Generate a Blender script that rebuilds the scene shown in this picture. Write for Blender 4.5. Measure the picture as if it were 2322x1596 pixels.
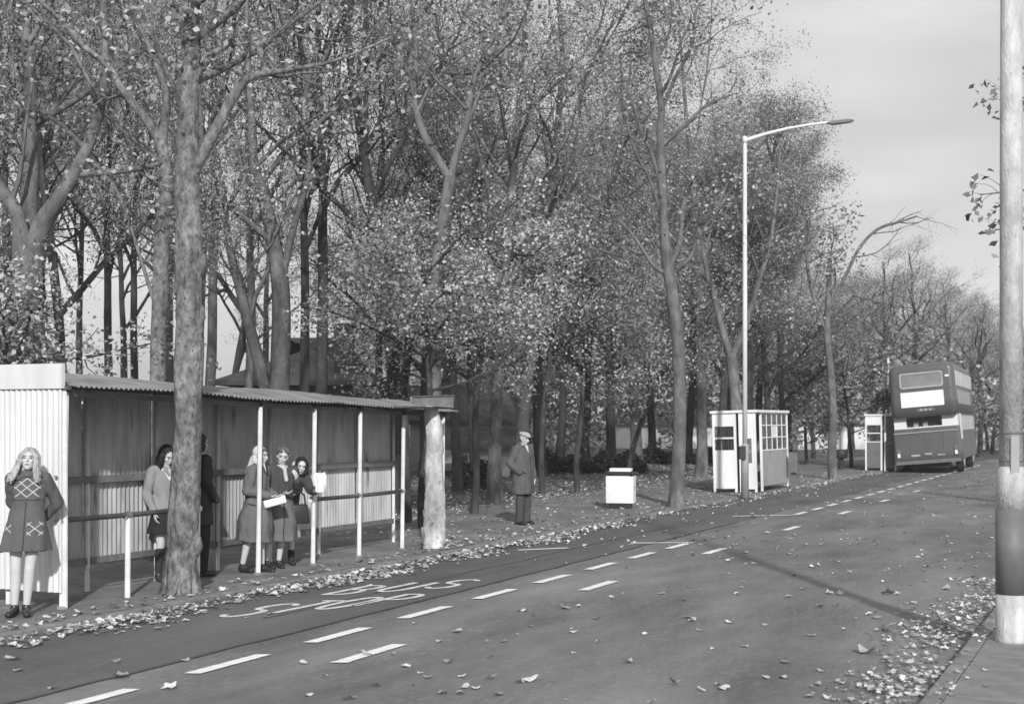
import bpy, bmesh, math, random
import numpy as np
from mathutils import Vector, Matrix, Euler, noise
from mathutils.bvhtree import BVHTree

for o in list(bpy.data.objects):
    bpy.data.objects.remove(o)
scene = bpy.context.scene
COL = scene.collection

# ------------------------------------------------------------------ camera
CAM_H = 2.0
FPX = 3000.0            # focal length in units of a 2322 px wide picture
W_, H_ = 2322.0, 1596.0
HOR = 955.0
cam = bpy.data.cameras.new('camera')
cam.sensor_width = 36.0
cam.lens = FPX / W_ * 36.0
cam.shift_y = (HOR - H_ / 2) / W_
cam.clip_end = 3000
cam.dof.use_dof = True
cam.dof.focus_distance = 17.5
cam.dof.aperture_fstop = 2.8
camo = bpy.data.objects.new('camera', cam)
COL.objects.link(camo)
camo.location = (0, 0, CAM_H)
camo.rotation_euler = (math.radians(90), 0, 0)
scene.camera = camo

# ------------------------------------------------------------------ light
SUN_EL = math.radians(27)
SUN_AZ = Vector((0.11, -1.0, 0)).normalized()        # towards the sun, on plan
sun_dir = Vector((SUN_AZ.x * math.cos(SUN_EL), SUN_AZ.y * math.cos(SUN_EL), math.sin(SUN_EL)))
world = bpy.data.worlds.new('World')
scene.world = world
world.use_nodes = True
wn, wl = world.node_tree.nodes, world.node_tree.links
wn.clear()
wo = wn.new('ShaderNodeOutputWorld')
bg = wn.new('ShaderNodeBackground')
sky = wn.new('ShaderNodeTexSky')
sky.sky_type = 'NISHITA'
sky.sun_disc = False
sky.sun_elevation = SUN_EL
sky.sun_rotation = math.atan2(SUN_AZ.x, SUN_AZ.y)
sky.dust_density = 2.0
sky.air_density = 1.0
bw = wn.new('ShaderNodeRGBToBW')
wl.new(sky.outputs[0], bw.inputs[0])
# thin high cloud veil: evens the clear sky out and gives it faint streaks
tc = wn.new('ShaderNodeTexCoord')
mp = wn.new('ShaderNodeMapping')
mp.inputs['Scale'].default_value = (1.0, 1.0, 3.2)
wl.new(tc.outputs['Generated'], mp.inputs[0])
nz = wn.new('ShaderNodeTexNoise')
nz.inputs['Scale'].default_value = 2.1
nz.inputs['Detail'].default_value = 5
nz.inputs['Roughness'].default_value = 0.5
wl.new(mp.outputs[0], nz.inputs[0])
mr = wn.new('ShaderNodeMapRange')
mr.inputs['From Min'].default_value = 0.3
mr.inputs['From Max'].default_value = 0.67
mr.inputs['To Min'].default_value = 5.0
mr.inputs['To Max'].default_value = 9.8
wl.new(nz.outputs[0], mr.inputs[0])
mx = wn.new('ShaderNodeMix')
mx.data_type = 'FLOAT'
mx.inputs[0].default_value = 0.8
wl.new(bw.outputs[0], mx.inputs[2])
wl.new(mr.outputs[0], mx.inputs[3])
wl.new(mx.outputs[0], bg.inputs['Color'])
bg.inputs['Strength'].default_value = 0.10
wl.new(bg.outputs[0], wo.inputs[0])
sl = bpy.data.lights.new('sun', 'SUN')
sl.energy = 3.9
sl.angle = math.radians(2.0)
sl.color = (1.0, 1.0, 1.0)                          # a black and white photograph
slo = bpy.data.objects.new('sun', sl)
COL.objects.link(slo)
slo.rotation_euler = (-sun_dir).to_track_quat('-Z', 'Y').to_euler()
scene.view_settings.view_transform = 'Standard'
scene.view_settings.look = 'None'
scene.view_settings.exposure = 0.0
scene.view_settings.gamma = 1.0
scene.cycles.filter_width = 1.5
scene.cycles.max_bounces = 6
scene.cycles.transparent_max_bounces = 12

# ------------------------------------------------------------------ helpers
rng = np.random.default_rng(7)
random.seed(7)
DV = Vector((0.4305, 0.9026, 0))     # along the road
RV = Vector((0.9026, -0.4305, 0))    # across the road, to the right
RYAW = math.atan2(-0.4305, 0.9026)   # rotation that takes +X to RV, +Y to DV
KERB_L, KERB_R = -9.4, -1.37
PZ = 0.05                            # height of the left footpath

def SR(s, r, z=0.0):
    v = DV * s + RV * r
    return Vector((v.x, v.y, z))

def PX(px, py, z=0.0):               # ground point seen at a picture position
    Y = (CAM_H - z) * FPX / (py - HOR)
    return Vector(((px - W_ / 2) * Y / FPX, Y, z))

def AT(px, py, Y):                   # point at depth Y
    return Vector(((px - W_ / 2) * Y / FPX, Y, CAM_H + (HOR - py) * Y / FPX))

def tag(o, label=None, cat=None, group=None, kind=None):
    if label: o['label'] = label
    if cat: o['category'] = cat
    if group: o['group'] = group
    if kind: o['kind'] = kind
    return o

def empty(name, loc=(0, 0, 0), rz=0.0, label=None, cat=None, group=None):
    o = bpy.data.objects.new(name, None)
    o.empty_display_size = 0.1
    COL.objects.link(o)
    o.location = loc
    o.rotation_euler = (0, 0, rz)
    return tag(o, label, cat, group)

def link(name, me, mat=None, parent=None, loc=None, rz=None):
    if mat is not None and not me.materials:
        me.materials.append(mat)
    o = bpy.data.objects.new(name, me)
    COL.objects.link(o)
    if parent is not None:
        o.parent = parent
    if loc is not None: o.location = loc
    if rz is not None: o.rotation_euler = (0, 0, rz)
    return o

def copy_tree(o, parent=None):
    c = o.copy()
    COL.objects.link(c)
    c.parent = parent
    for ch in o.children:
        copy_tree(ch, c)
    return c

def bm_mesh(bm, name='mesh', smooth=False):
    me = bpy.data.meshes.new(name)
    bm.normal_update()
    bm.to_mesh(me)
    bm.free()
    if smooth:
        for p in me.polygons: p.use_smooth = True
    return me

def add_box(bm, x0, x1, y0, y1, z0, z1, bevel=0.0, xf=None):
    v = [bm.verts.new((x, y, z)) for z in (z0, z1) for y in (y0, y1) for x in (x0, x1)]
    fs = [bm.faces.new([v[i] for i in q]) for q in ((0, 2, 3, 1), (4, 5, 7, 6), (0, 1, 5, 4), (2, 6, 7, 3), (0, 4, 6, 2), (1, 3, 7, 5))]
    if bevel > 0:
        es = list({e for f in fs for e in f.edges})
        r = bmesh.ops.bevel(bm, geom=es, offset=bevel, segments=2, profile=0.6, affect='EDGES')
        v = list({w for f in r['faces'] for w in f.verts} | {w for w in v if w.is_valid})
    if xf:
        for w in v: w.co = xf(w.co)
    return v

def box(name, x0, x1, y0, y1, z0, z1, mat, parent=None, bevel=0.0, xf=None):
    bm = bmesh.new()
    add_box(bm, x0, x1, y0, y1, z0, z1, bevel, xf)
    return link(name, bm_mesh(bm, name), mat, parent)

class Geo:
    """quads only, numpy backed"""
    def __init__(s): s.v = []; s.f = []; s.n = 0
    def add(s, v, f):
        s.v.append(np.asarray(v, dtype=np.float32)); s.f.append(np.asarray(f, dtype=np.int32) + s.n); s.n += len(v)
    def mesh(s, name, smooth=False):
        me = bpy.data.meshes.new(name)
        v = np.concatenate(s.v); f = np.concatenate(s.f)
        k = f.shape[1]
        me.vertices.add(len(v)); me.vertices.foreach_set('co', v.ravel())
        me.loops.add(f.size); me.loops.foreach_set('vertex_index', f.ravel())
        me.polygons.add(len(f))
        me.polygons.foreach_set('loop_start', np.arange(0, f.size, k, dtype=np.int32))
        if smooth: me.polygons.foreach_set('use_smooth', np.ones(len(f), dtype=bool))
        me.update(calc_edges=True)
        return me

def tube(G, pts, rad, k=8, cap=False, rough=0.0, seed=0.0):
    pts = np.asarray(pts, dtype=float); rad = np.asarray(rad, dtype=float)
    n = len(pts)
    t = np.gradient(pts, axis=0)
    t /= np.linalg.norm(t, axis=1, keepdims=True) + 1e-9
    ov = pts[-1] - pts[0]
    ref = np.array((1.0, 0.13, 0)) if abs(ov[2]) > 0.7 * np.linalg.norm(ov) else np.array((0.05, 0, 1.0))
    a = np.cross(t, ref); a /= np.linalg.norm(a, axis=1, keepdims=True) + 1e-9
    b = np.cross(t, a)
    ang = np.linspace(0, 2 * math.pi, k, endpoint=False)
    R = np.repeat(rad[:, None], k, axis=1)
    if rough > 0:
        for i in range(n):
            for j in range(k):
                q = (math.cos(ang[j]) * 0.9, math.sin(ang[j]) * 0.9 + seed, pts[i, 2] * 1.6)
                q2 = (math.cos(ang[j]) * 2.2 + seed, math.sin(ang[j]) * 2.2, pts[i, 2] * 5.0)
                R[i, j] *= 1 + rough * (noise.noise(q) * 1.3 + 0.6 * noise.noise(q2))
                if k >= 24: R[i, j] += 0.014 * noise.noise((q2[0] * 3.2, q2[1] * 3.2, pts[i, 2] * 9)) + 0.03 * max(0, noise.noise((q[0] * 1.5, q[1] * 1.5, pts[i, 2] * 2.4)) - 0.22)
    v = pts[:, None, :] + R[:, :, None] * (np.cos(ang)[None, :, None] * a[:, None, :] + np.sin(ang)[None, :, None] * b[:, None, :])
    i = np.arange(n - 1)[:, None] * k; j = np.arange(k)[None, :]; j2 = (j + 1) % k
    f = np.stack([i + j, i + j2, i + k + j2, i + k + j], axis=-1).reshape(-1, 4)
    v = v.reshape(-1, 3)
    if cap:
        for ring, c in ((0, pts[0]), (n - 1, pts[-1])):
            base = len(v)
            v = np.concatenate([v, c[None, :]])
            ff = [[ring * k + (q + 1) % k, ring * k + q, base, base] if ring == 0 else [ring * k + q, ring * k + (q + 1) % k, base, base] for q in range(0)]
            # quads from pairs of rim vertices
            ff = [[base, ring * k + q, ring * k + q + 1, ring * k + (q + 2) % k] for q in range(0, k, 2)]
            f = np.concatenate([f, np.array(ff)])
    G.add(v, f)

def pole(name, pts, rad, mat, parent=None, k=14):
    G = Geo(); tube(G, pts, rad, k, cap=True)
    return link(name, G.mesh(name, smooth=True), mat, parent)

def lathe_pole(name, prof, mat, parent=None, k=20):
    """prof: (z, r) up the axis, sharp steps allowed"""
    bm = bmesh.new()
    rings = [[bm.verts.new((r * math.cos(2 * math.pi * j / k), r * math.sin(2 * math.pi * j / k), z)) for j in range(k)] for z, r in prof]
    for a, b in zip(rings, rings[1:]):
        for j in range(k): bm.faces.new((a[j], a[(j + 1) % k], b[(j + 1) % k], b[j])).smooth = True
    bm.faces.new(rings[0][::-1]); bm.faces.new(rings[-1])
    return link(name, bm_mesh(bm, name), mat, parent)

# ------------------------------------------------------------------ materials (the photograph is black and white: all greys)
def new_mat(name):
    m = bpy.data.materials.new(name); m.use_nodes = True
    n = m.node_tree.nodes; l = m.node_tree.links
    return m, n, l, n['Principled BSDF']

def M(name, v, rough=0.8, var=0.18, scale=6.0, bump=0.0, bscale=40.0, spec=0.3, stretch=(1, 1, 1), detail=5, spots=0.0, sscale=20, scolor=0.05, metal=0.0, along=0.0, coarse=0.0, cscale=0.5):
    m, n, l, b = new_mat(name)
    b.inputs['Roughness'].default_value = rough
    b.inputs['Specular IOR Level'].default_value = spec
    b.inputs['Metallic'].default_value = metal
    tcn = n.new('ShaderNodeTexCoord'); mpn = n.new('ShaderNodeMapping')
    mpn.inputs['Scale'].default_value = stretch
    if along:                        # wear drawn out along the road
        mpn.vector_type = 'TEXTURE'; mpn.inputs['Rotation'].default_value = (0, 0, RYAW); mpn.inputs['Scale'].default_value = (1, along, 1)
    l.new(tcn.outputs['Object'], mpn.inputs[0])
    nn = n.new('ShaderNodeTexNoise'); nn.inputs['Scale'].default_value = scale; nn.inputs['Detail'].default_value = detail
    nn.inputs['Roughness'].default_value = 0.6
    l.new(mpn.outputs[0], nn.inputs[0])
    r = n.new('ShaderNodeMapRange')
    r.inputs['From Min'].default_value = 0.28; r.inputs['From Max'].default_value = 0.72
    r.inputs['To Min'].default_value = v * (1 - var); r.inputs['To Max'].default_value = min(v * (1 + var), 0.9)
    l.new(nn.outputs[0], r.inputs[0])
    out = r.outputs[0]
    if spots > 0:
        s = n.new('ShaderNodeTexNoise'); s.inputs['Scale'].default_value = sscale; s.inputs['Detail'].default_value = 3
        l.new(mpn.outputs[0], s.inputs[0])
        q = n.new('ShaderNodeMapRange'); q.inputs['From Min'].default_value = 0.72 - spots * 0.25; q.inputs['From Max'].default_value = 0.86 - spots * 0.22
        l.new(s.outputs[0], q.inputs[0])
        x = n.new('ShaderNodeMix'); x.data_type = 'FLOAT'
        l.new(q.outputs[0], x.inputs[0]); l.new(out, x.inputs[2]); x.inputs[3].default_value = scolor
        out = x.outputs[0]
    if coarse > 0:                   # broad worn and dirty patches
        cn = n.new('ShaderNodeTexNoise'); cn.inputs['Scale'].default_value = cscale; cn.inputs['Detail'].default_value = 6; cn.inputs['Roughness'].default_value = 0.65
        l.new(mpn.outputs[0], cn.inputs[0])
        cr = n.new('ShaderNodeMapRange'); cr.inputs['From Min'].default_value = 0.32; cr.inputs['From Max'].default_value = 0.68
        cr.inputs['To Min'].default_value = 1 - coarse; cr.inputs['To Max'].default_value = 1 + coarse
        l.new(cn.outputs[0], cr.inputs[0])
        cm_ = n.new('ShaderNodeMath'); cm_.operation = 'MULTIPLY'; l.new(out, cm_.inputs[0]); l.new(cr.outputs[0], cm_.inputs[1]); out = cm_.outputs[0]
    l.new(out, b.inputs['Base Color'])
    if bump > 0:
        bn = n.new('ShaderNodeTexNoise'); bn.inputs['Scale'].default_value = bscale; bn.inputs['Detail'].default_value = 4
        l.new(mpn.outputs[0], bn.inputs[0])
        bp = n.new('ShaderNodeBump'); bp.inputs['Strength'].default_value = bump; bp.inputs['Distance'].default_value = 0.02
        l.new(bn.outputs[0], bp.inputs['Height']); l.new(bp.outputs[0], b.inputs['Normal'])
    return m

def leaf_mat(name, lo, hi, trans=0.3, gloss=0.25, power=1.0):
    m, n, l, b = new_mat(name)
    b.inputs['Roughness'].default_value = 0.55
    b.inputs['Specular IOR Level'].default_value = gloss
    g = n.new('ShaderNodeNewGeometry')
    pw = n.new('ShaderNodeMath'); pw.operation = 'POWER'; pw.inputs[1].default_value = power
    l.new(g.outputs['Random Per Island'], pw.inputs[0])
    r = n.new('ShaderNodeMapRange'); r.inputs['To Min'].default_value = lo; r.inputs['To Max'].default_value = hi
    l.new(pw.outputs[0], r.inputs[0])
    l.new(r.outputs[0], b.inputs['Base Color'])
    if trans > 0:
        t = n.new('ShaderNodeBsdfTranslucent'); l.new(r.outputs[0], t.inputs[0])
        x = n.new('ShaderNodeMixShader'); x.inputs[0].default_value = trans
        l.new(b.outputs[0], x.inputs[1]); l.new(t.outputs[0], x.inputs[2])
        l.new(x.outputs[0], n['Material Output'].inputs[0])
    return m

def glass_mat(name, v=0.05, mixf=0.35):
    m, n, l, b = new_mat(name)
    b.inputs['Base Color'].default_value = (v, v, v, 1); b.inputs['Roughness'].default_value = 0.08
    t = n.new('ShaderNodeBsdfTransparent'); x = n.new('ShaderNodeMixShader'); x.inputs[0].default_value = mixf
    l.new(t.outputs[0], x.inputs[1]); l.new(b.outputs[0], x.inputs[2]); l.new(x.outputs[0], n['Material Output'].inputs[0])
    return m

MT = dict(
    lane=M('lane_asphalt', 0.172, 0.9, 0.26, 1.3, 0.5, 60, 0.25, spots=0.8, sscale=22, scolor=0.205, detail=12, along=3.2, coarse=0.36, cscale=0.7),
    bay=M('bay_asphalt', 0.12, 0.88, 0.22, 1.3, 0.5, 80, 0.25, spots=0.6, sscale=30, scolor=0.16, detail=12, along=4.0, coarse=0.2, cscale=0.6),
    path=M('path_asphalt', 0.19, 0.92, 0.28, 2.3, 0.5, 45, 0.2, spots=0.65, sscale=16, scolor=0.27, coarse=0.25, cscale=0.7),
    earth=M('woodland_floor', 0.13, 0.95, 0.55, 1.4, 0.8, 14, 0.1, spots=0.7, sscale=9, scolor=0.24),
    kerb=M('kerb_concrete', 0.22, 0.9, 0.3, 5, 0.4, 60, 0.2),
    slab=M('paving_slab', 0.22, 0.9, 0.25, 3.5, 0.4, 50, 0.2),
    tar=M('tar_seam', 0.075, 0.7, 0.3, 4, 0.2, 40),
    paint=M('road_paint', 0.80, 0.75, 0.12, 7, 0.15, 60, spots=0.4, sscale=24, scolor=0.35),
    wallwhite=M('wall_paint', 0.62, 0.55, 0.14, 4.2, 0.05, 20, stretch=(1, 1, 0.2), spots=0.12, sscale=8, scolor=0.35),
    paintw=M('worn_road_paint', 0.66, 0.8, 0.2, 9, 0.15, 60, spots=0.62, sscale=14, scolor=0.2),
    white=M('white_paint', 0.80, 0.55, 0.07, 2.2, 0.05, 20, stretch=(1, 1, 0.4)),
    postw=M('post_paint', 0.64, 0.6, 0.15, 6, 0.1, 40, spots=0.22, sscale=30, scolor=0.16),
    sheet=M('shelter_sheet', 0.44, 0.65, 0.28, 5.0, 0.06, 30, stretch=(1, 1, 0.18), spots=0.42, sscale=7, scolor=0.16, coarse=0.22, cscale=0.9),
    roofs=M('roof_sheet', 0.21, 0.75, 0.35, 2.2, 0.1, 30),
    rail=M('rail_paint', 0.10, 0.6, 0.3, 8, 0.1, 40),
    railw=M('timber_rail', 0.16, 0.7, 0.3, 8, 0.1, 40),
    bark=M('bark', 0.14, 0.95, 0.5, 5.5, 0.9, 26, 0.1, stretch=(1, 1, 0.45), spots=0.5, sscale=14, scolor=0.07, detail=9, coarse=0.35, cscale=1.6),
    barkd=M('dark_bark', 0.06, 0.95, 0.5, 4.5, 0.9, 22, 0.1, stretch=(1, 1, 0.4), spots=0.35, sscale=11, scolor=0.2),
    barkn=M('near_bark', 0.175, 0.95, 0.7, 15, 1.0, 26, 0.1, stretch=(1, 1, 0.6), spots=0.6, sscale=28, scolor=0.07, detail=10, coarse=0.4, cscale=3.5),
    barkp=M('pale_bark', 0.46, 0.95, 0.5, 4.5, 0.9, 34, 0.1, stretch=(1, 1, 0.6), spots=0.6, sscale=9, scolor=0.16, detail=10, coarse=0.35, cscale=3.0),
    lamp=M('lamp_paint', 0.68, 0.5, 0.1, 3, 0.05, 20, stretch=(1, 1, 0.3)),
    lampold=M('weathered_lamp_paint', 0.47, 0.65, 0.34, 9, 0.5, 50, stretch=(1, 1, 0.4), spots=0.4, sscale=34, scolor=0.25, detail=9, coarse=0.2, cscale=1.8),
    band=M('dark_band_paint', 0.15, 0.5, 0.2, 4, 0.1, 30),
    dark=M('dark_metal', 0.035, 0.55, 0.3, 6),
    fascia=M('fascia_board', 0.24, 0.8, 0.3, 3, 0.2, 30, stretch=(1, 1, 3)),
    panelshade=M('shaded_panel', 0.15, 0.7, 0.2, 2.5),
    grey=M('grey_panel', 0.33, 0.6, 0.15, 2.5, 0.05, 30),
    glass=glass_mat('window_glass'),
    busred=M('bus_paint', 0.105, 0.35, 0.10, 1.2, spec=0.45),
    buscream=M('bus_cream', 0.72, 0.4, 0.06, 1.5),
    busad=M('advert_panel', 0.82, 0.6, 0.03, 1.5),
    busglass=M('bus_window', 0.22, 0.15, 0.4, 0.8, spec=0.6),
    busglasslit=M('bus_window_lit', 0.62, 0.2, 0.15, 0.9, spec=0.6),  # same glass, paler: daylight on the panes put into the base colour
    tyre=M('tyre', 0.03, 0.8, 0.2, 6),
    lens=M('lamp_lens', 0.4, 0.3, 0.2, 6),
    slate=M('roof_tile', 0.12, 0.85, 0.35, 2.2, 0.3, 12),
    render_=M('house_render', 0.50, 0.9, 0.2, 1.0, 0.1, 10),
    renderw=M('white_render', 0.72, 0.9, 0.12, 0.6),
    brick=M('chimney_brick', 0.10, 0.9, 0.3, 3),
    pane=M('house_pane', 0.06, 0.2, 0.2, 1),
    skin=M('skin', 0.52, 0.6, 0.08, 6),
    leaf=leaf_mat('autumn_leaf', 0.12, 0.72, 0.38, power=1.25),
    leafb=leaf_mat('bright_autumn_leaf', 0.14, 0.80, 0.38, power=1.2),
    leafd=leaf_mat('dark_leaf', 0.09, 0.54, 0.36, power=1.3),
    fallen=leaf_mat('fallen_leaf', 0.16, 0.78, 0.12, power=0.95),
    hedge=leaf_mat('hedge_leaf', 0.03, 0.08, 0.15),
)
# ------------------------------------------------------------------ ground, road, paths
def sheet(name, corners_sr, z, mat, parent=None, ds=2.0, kind='structure', dr=None, bumpy=0.0):
    """a sheet between two r limits, subdivided"""
    s0, s1, r0, r1 = corners_sr
    ns = max(1, int((s1 - s0) / ds)); nr = max(1, int((r1 - r0) / (dr or 1e9)))
    bm = bmesh.new()
    g = []
    for i in range(ns + 1):
        row = []
        for j in range(nr + 1):
            p = SR(s0 + (s1 - s0) * i / ns, r0 + (r1 - r0) * j / nr, z)
            if bumpy: p.z += bumpy * noise.noise((p.x * 0.35, p.y * 0.35, 3.1)) + bumpy * 0.4 * noise.noise((p.x * 1.3, p.y * 1.3, 7.1))
            row.append(bm.verts.new(p))
        g.append(row)
    for i in range(ns):
        for j in range(nr): bm.faces.new((g[i][j], g[i][j + 1], g[i + 1][j + 1], g[i + 1][j]))
    o = link(name, bm_mesh(bm, name, smooth=bumpy > 0), mat, parent)
    if parent is None: o['kind'] = kind
    return o

# earth reaching the horizon, just below everything
bm = bmesh.new()
bmesh.ops.create_grid(bm, x_segments=4, y_segments=4, size=1500)
for v in bm.verts: v.co.z = -0.06
ground = tag(link('ground', bm_mesh(bm), MT['earth']), kind='structure')
road = sheet('road', (-20, 260, KERB_L, KERB_R), 0.0, MT['lane'])
strip = sheet('bay_surface', (-20, 120, KERB_L + 0.01, -7.25), 0.004, MT['bay'], road)
path = sheet('footpath', (-20, 120, -14.0, KERB_L - 0.13), PZ, MT['path'])
verge = sheet('woodland_floor', (-30, 150, -80, -14.0), 0.045, MT['earth'], ds=1.2, dr=1.2, bumpy=0.05)
pav = sheet('pavement', (-20, 120, KERB_R + 0.13, 12), 0.085, MT['tar'])
lawn = sheet('far_verge', (-20, 150, 2.4, 60), 0.10, MT['earth'], ds=6, dr=6)

# kerb stones: one mesh, shared
def kerb(name, r0, r1, z1, s0, s1, ln=0.9):
    root = empty(name, (0, 0, 0)); root['kind'] = 'structure'
    bm = bmesh.new(); add_box(bm, 0, r1 - r0, 0.004, ln - 0.008, -0.15, z1, 0.012)
    me = bm_mesh(bm, 'kerb_stone'); me.materials.append(MT['kerb'])
    n = int((s1 - s0) / ln)
    for i in range(n):
        o = link('kerb_stone', me, None, root, SR(s0 + i * ln, r0, random.uniform(-0.006, 0.006)), RYAW)
    return root
kerb('kerb', KERB_L - 0.13, KERB_L, PZ + 0.004, 7.5, 62)
kerb('kerb', KERB_R, KERB_R + 0.13, 0.095, 6.0, 22)
# paving slabs of the near pavement
bm = bmesh.new(); add_box(bm, 0.004, 0.596, 0.004, 0.596, -0.05, 0.012, 0.008)
slab_me = bm_mesh(bm, 'slab'); slab_me.materials.append(MT['slab'])
for i in range(18):
    for j in range(4):
        link('slab', slab_me, None, pav, SR(6.6 + i * 0.6 + 0.3 * (j % 2), KERB_R + 0.135 + j * 0.6, 0.083 + random.uniform(0, 0.004)), RYAW)

# tar seam between bay and lane, wandering
def ribbon(name, pts, w, z, mat, parent):
    bm = bmesh.new(); rows = []
    for i, p in enumerate(pts):
        a = pts[max(i - 1, 0)]; b = pts[min(i + 1, len(pts) - 1)]
        t = (b - a).normalized(); nrm = Vector((t.y, -t.x, 0)); ww = w * (1 + 0.35 * math.sin(i * 2.3))
        rows.append((bm.verts.new((p.x - nrm.x * ww / 2, p.y - nrm.y * ww / 2, z)), bm.verts.new((p.x + nrm.x * ww / 2, p.y + nrm.y * ww / 2, z))))
    for a, b in zip(rows, rows[1:]): bm.faces.new((a[0], a[1], b[1], b[0]))
    return link(name, bm_mesh(bm, name), mat, parent)
ribbon('tar_seam', [SR(5 + i * 0.35, -7.25 + 0.05 * noise.noise((i * 0.35, 0, 0))) for i in range(60)], 0.045, 0.008, MT['tar'], road)
ribbon('tar_seam', [SR(11 + i * 0.4, -8.05 + 0.07 * noise.noise((i * 0.3, 5, 0))) for i in range(34)], 0.025, 0.008, MT['tar'], road)

# painted marks
def mark(name, pts, z=0.010, mat=None):
    bm = bmesh.new()
    # finely notched outline so the paint does not look ruled
    out = []
    for a, b in zip(pts, pts[1:] + pts[:1]):
        n = max(2, int((b - a).length / 0.05))
        for i in range(n):
            p = a.lerp(b, i / n)
            out.append((p.x + random.uniform(-0.005, 0.005), p.y + random.uniform(-0.005, 0.005), z))
    bm.faces.new([bm.verts.new(p) for p in out])
    bmesh.ops.triangulate(bm, faces=bm.faces[:])
    return link(name, bm_mesh(bm, name), mat or MT['paint'], road)
def dash(s, r, ln, w):
    # ends cut square to the picture of the driver's lane
    k = 0.42
    c = [SR(s - ln / 2 - k * w / 2, r - w / 2), SR(s - ln / 2 + k * w / 2, r + w / 2), SR(s + ln / 2 + k * w / 2, r + w / 2), SR(s + ln / 2 - k * w / 2, r - w / 2)]
    mark('lane_dash', c)
for i in range(9): dash(7.2 + i * 1.63, -6.8 + 0.01 * i, 0.95, 0.125)
for i in range(22): dash(28.6 + i * 1.63, -6.7, 0.95, 0.125)
for s in (9.75, 14.95, 19.7, 24.5, 29.2, 34, 39): dash(s, -6.0 + (s - 9.75) * 0.006, 1.0, 0.13)
def bar(a, b, w):
    d = (b - a).normalized(); n = Vector((d.y, -d.x, 0)) * w / 2
    mark('bay_line', [a - n, a + n, b + n, b - n], 0.0115)
bar(PX(1175, 1248), PX(1288, 1243), 0.11)
bar(PX(1430, 1232), PX(1572, 1231), 0.11)
bar(PX(1660, 1171), PX(1800, 1168), 0.12)

# BUS / STOP lettering, strokes in letter cells
def letter(ch, O, Wv, Uv, th=0.08):
    arc = lambda cx, cy, rx, ry, a0, a1, n=10: [(cx + rx * math.cos(math.radians(a0 + (a1 - a0) * i / n)), cy + ry * math.sin(math.radians(a0 + (a1 - a0) * i / n))) for i in range(n + 1)]
    S = {
        'S': [arc(0.5, 0.76, 0.46, 0.24, 20, 270, 12) + arc(0.5, 0.25, 0.46, 0.25, 90, -160, 12)],
        'T': [[(0.0, 0.97), (1.0, 0.97)], [(0.5, 0.97), (0.5, 0.0)]],
        'O': [arc(0.5, 0.5, 0.48, 0.5, 0, 360, 20)],
        'P': [[(0.08, 0.0), (0.08, 1.0)], [(0.08, 0.98)] + arc(0.5, 0.74, 0.45, 0.24, 90, -90, 10) + [(0.08, 0.5)]],
        'B': [[(0.08, 0.0), (0.08, 1.0)], [(0.08, 0.98)] + arc(0.5, 0.76, 0.4, 0.22, 90, -90, 8) + [(0.08, 0.54)], [(0.08, 0.54)] + arc(0.5, 0.27, 0.45, 0.26, 90, -90, 8) + [(0.08, 0.02)]],
        'U': [[(0.06, 1.0), (0.06, 0.3)] + arc(0.5, 0.3, 0.44, 0.3, 180, 360, 10)[1:] + [(0.94, 1.0)]],
    }[ch]
    bm = bmesh.new()
    z = 0.010
    for st in S:
        P = [O + Wv * x + Uv * y for x, y in st]
        rows = []
        closed = (P[0] - P[-1]).length < 1e-4
        for i, p in enumerate(P):
            a = P[i - 1] if i else (P[-2] if closed else p); b = P[i + 1] if i + 1 < len(P) else (P[1] if closed else p)
            t = (b - a).normalized()
            n = Vector((t.y, -t.x, 0)) * th / 2
            rows.append((bm.verts.new((p.x - n.x, p.y - n.y, z)), bm.verts.new((p.x + n.x, p.y + n.y, z))))
        for a, b in zip(rows, rows[1:]): bm.faces.new((a[0], a[1], b[1], b[0]))
        z += 0.0012
    return link('painted_letter', bm_mesh(bm, 'painted_letter'), MT['paintw'], road)
O = Vector((-3.05, 13.5, 0)); st = Vector((0.44, 0.27, 0)); Uv = Vector((0.52, 0.95, 0)); Wv = Vector((0.27, 0.0, 0))
for i, ch in enumerate('STOP'): letter(ch, O + st * i, Wv, Uv)
O = Vector((-2.2, 15.2, 0)); st = Vector((0.55, 0.30, 0)); Uv = Vector((0.45, 0.85, 0)); Wv = Vector((0.30, 0.0, 0))
for i, ch in enumerate('BUS'): letter(ch, O + st * i, Wv, Uv)

# ------------------------------------------------------------------ bus shelter
SH_S0, SH_S1, SH_RF, SH_RB = 10.4, 18.75, -10.16, -11.0
POSTS = [10.42, 13.8, 15.03, 16.2, 17.42, 18.7]
def roof_z(s): return 2.36 - (s - 10.4) * 0.026 + 0.012 * math.sin(s * 1.7)
def corr_sheet(name, a, b, z0, z1, mat, parent, pitch=0.076, amp=0.012, off=0.0, ragged=0.0):
    """upright corrugated sheet from plan point a to b, z0/z1 numbers or functions of t"""
    ln = (b - a).length; d = (b - a) / ln; n = Vector((-d.y, d.x, 0))
    k = int(ln / pitch * 6)
    bm = bmesh.new(); rows = []
    for i in range(k + 1):
        x = ln * i / k
        p = a + d * x + n * (off + amp * math.sin(2 * math.pi * x / pitch))
        q0 = z0(i / k) if callable(z0) else z0; q1 = z1(i / k) if callable(z1) else z1
        q0 += ragged * noise.noise((x * 2.1, 3, q1))
        rows.append([bm.verts.new((p.x, p.y, q0 + (q1 - q0) * j / 2)) for j in range(3)])
    for a_, b_ in zip(rows, rows[1:]):
        for j in range(2): bm.faces.new((a_[j], b_[j], b_[j + 1], a_[j + 1])).smooth = True
    return link(name, bm_mesh(bm, name), mat, parent)

shelter = empty('bus_shelter', (0, 0, 0), 0, 'long open bus shelter of corrugated sheet with thin pale posts', 'bus shelter')
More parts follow.
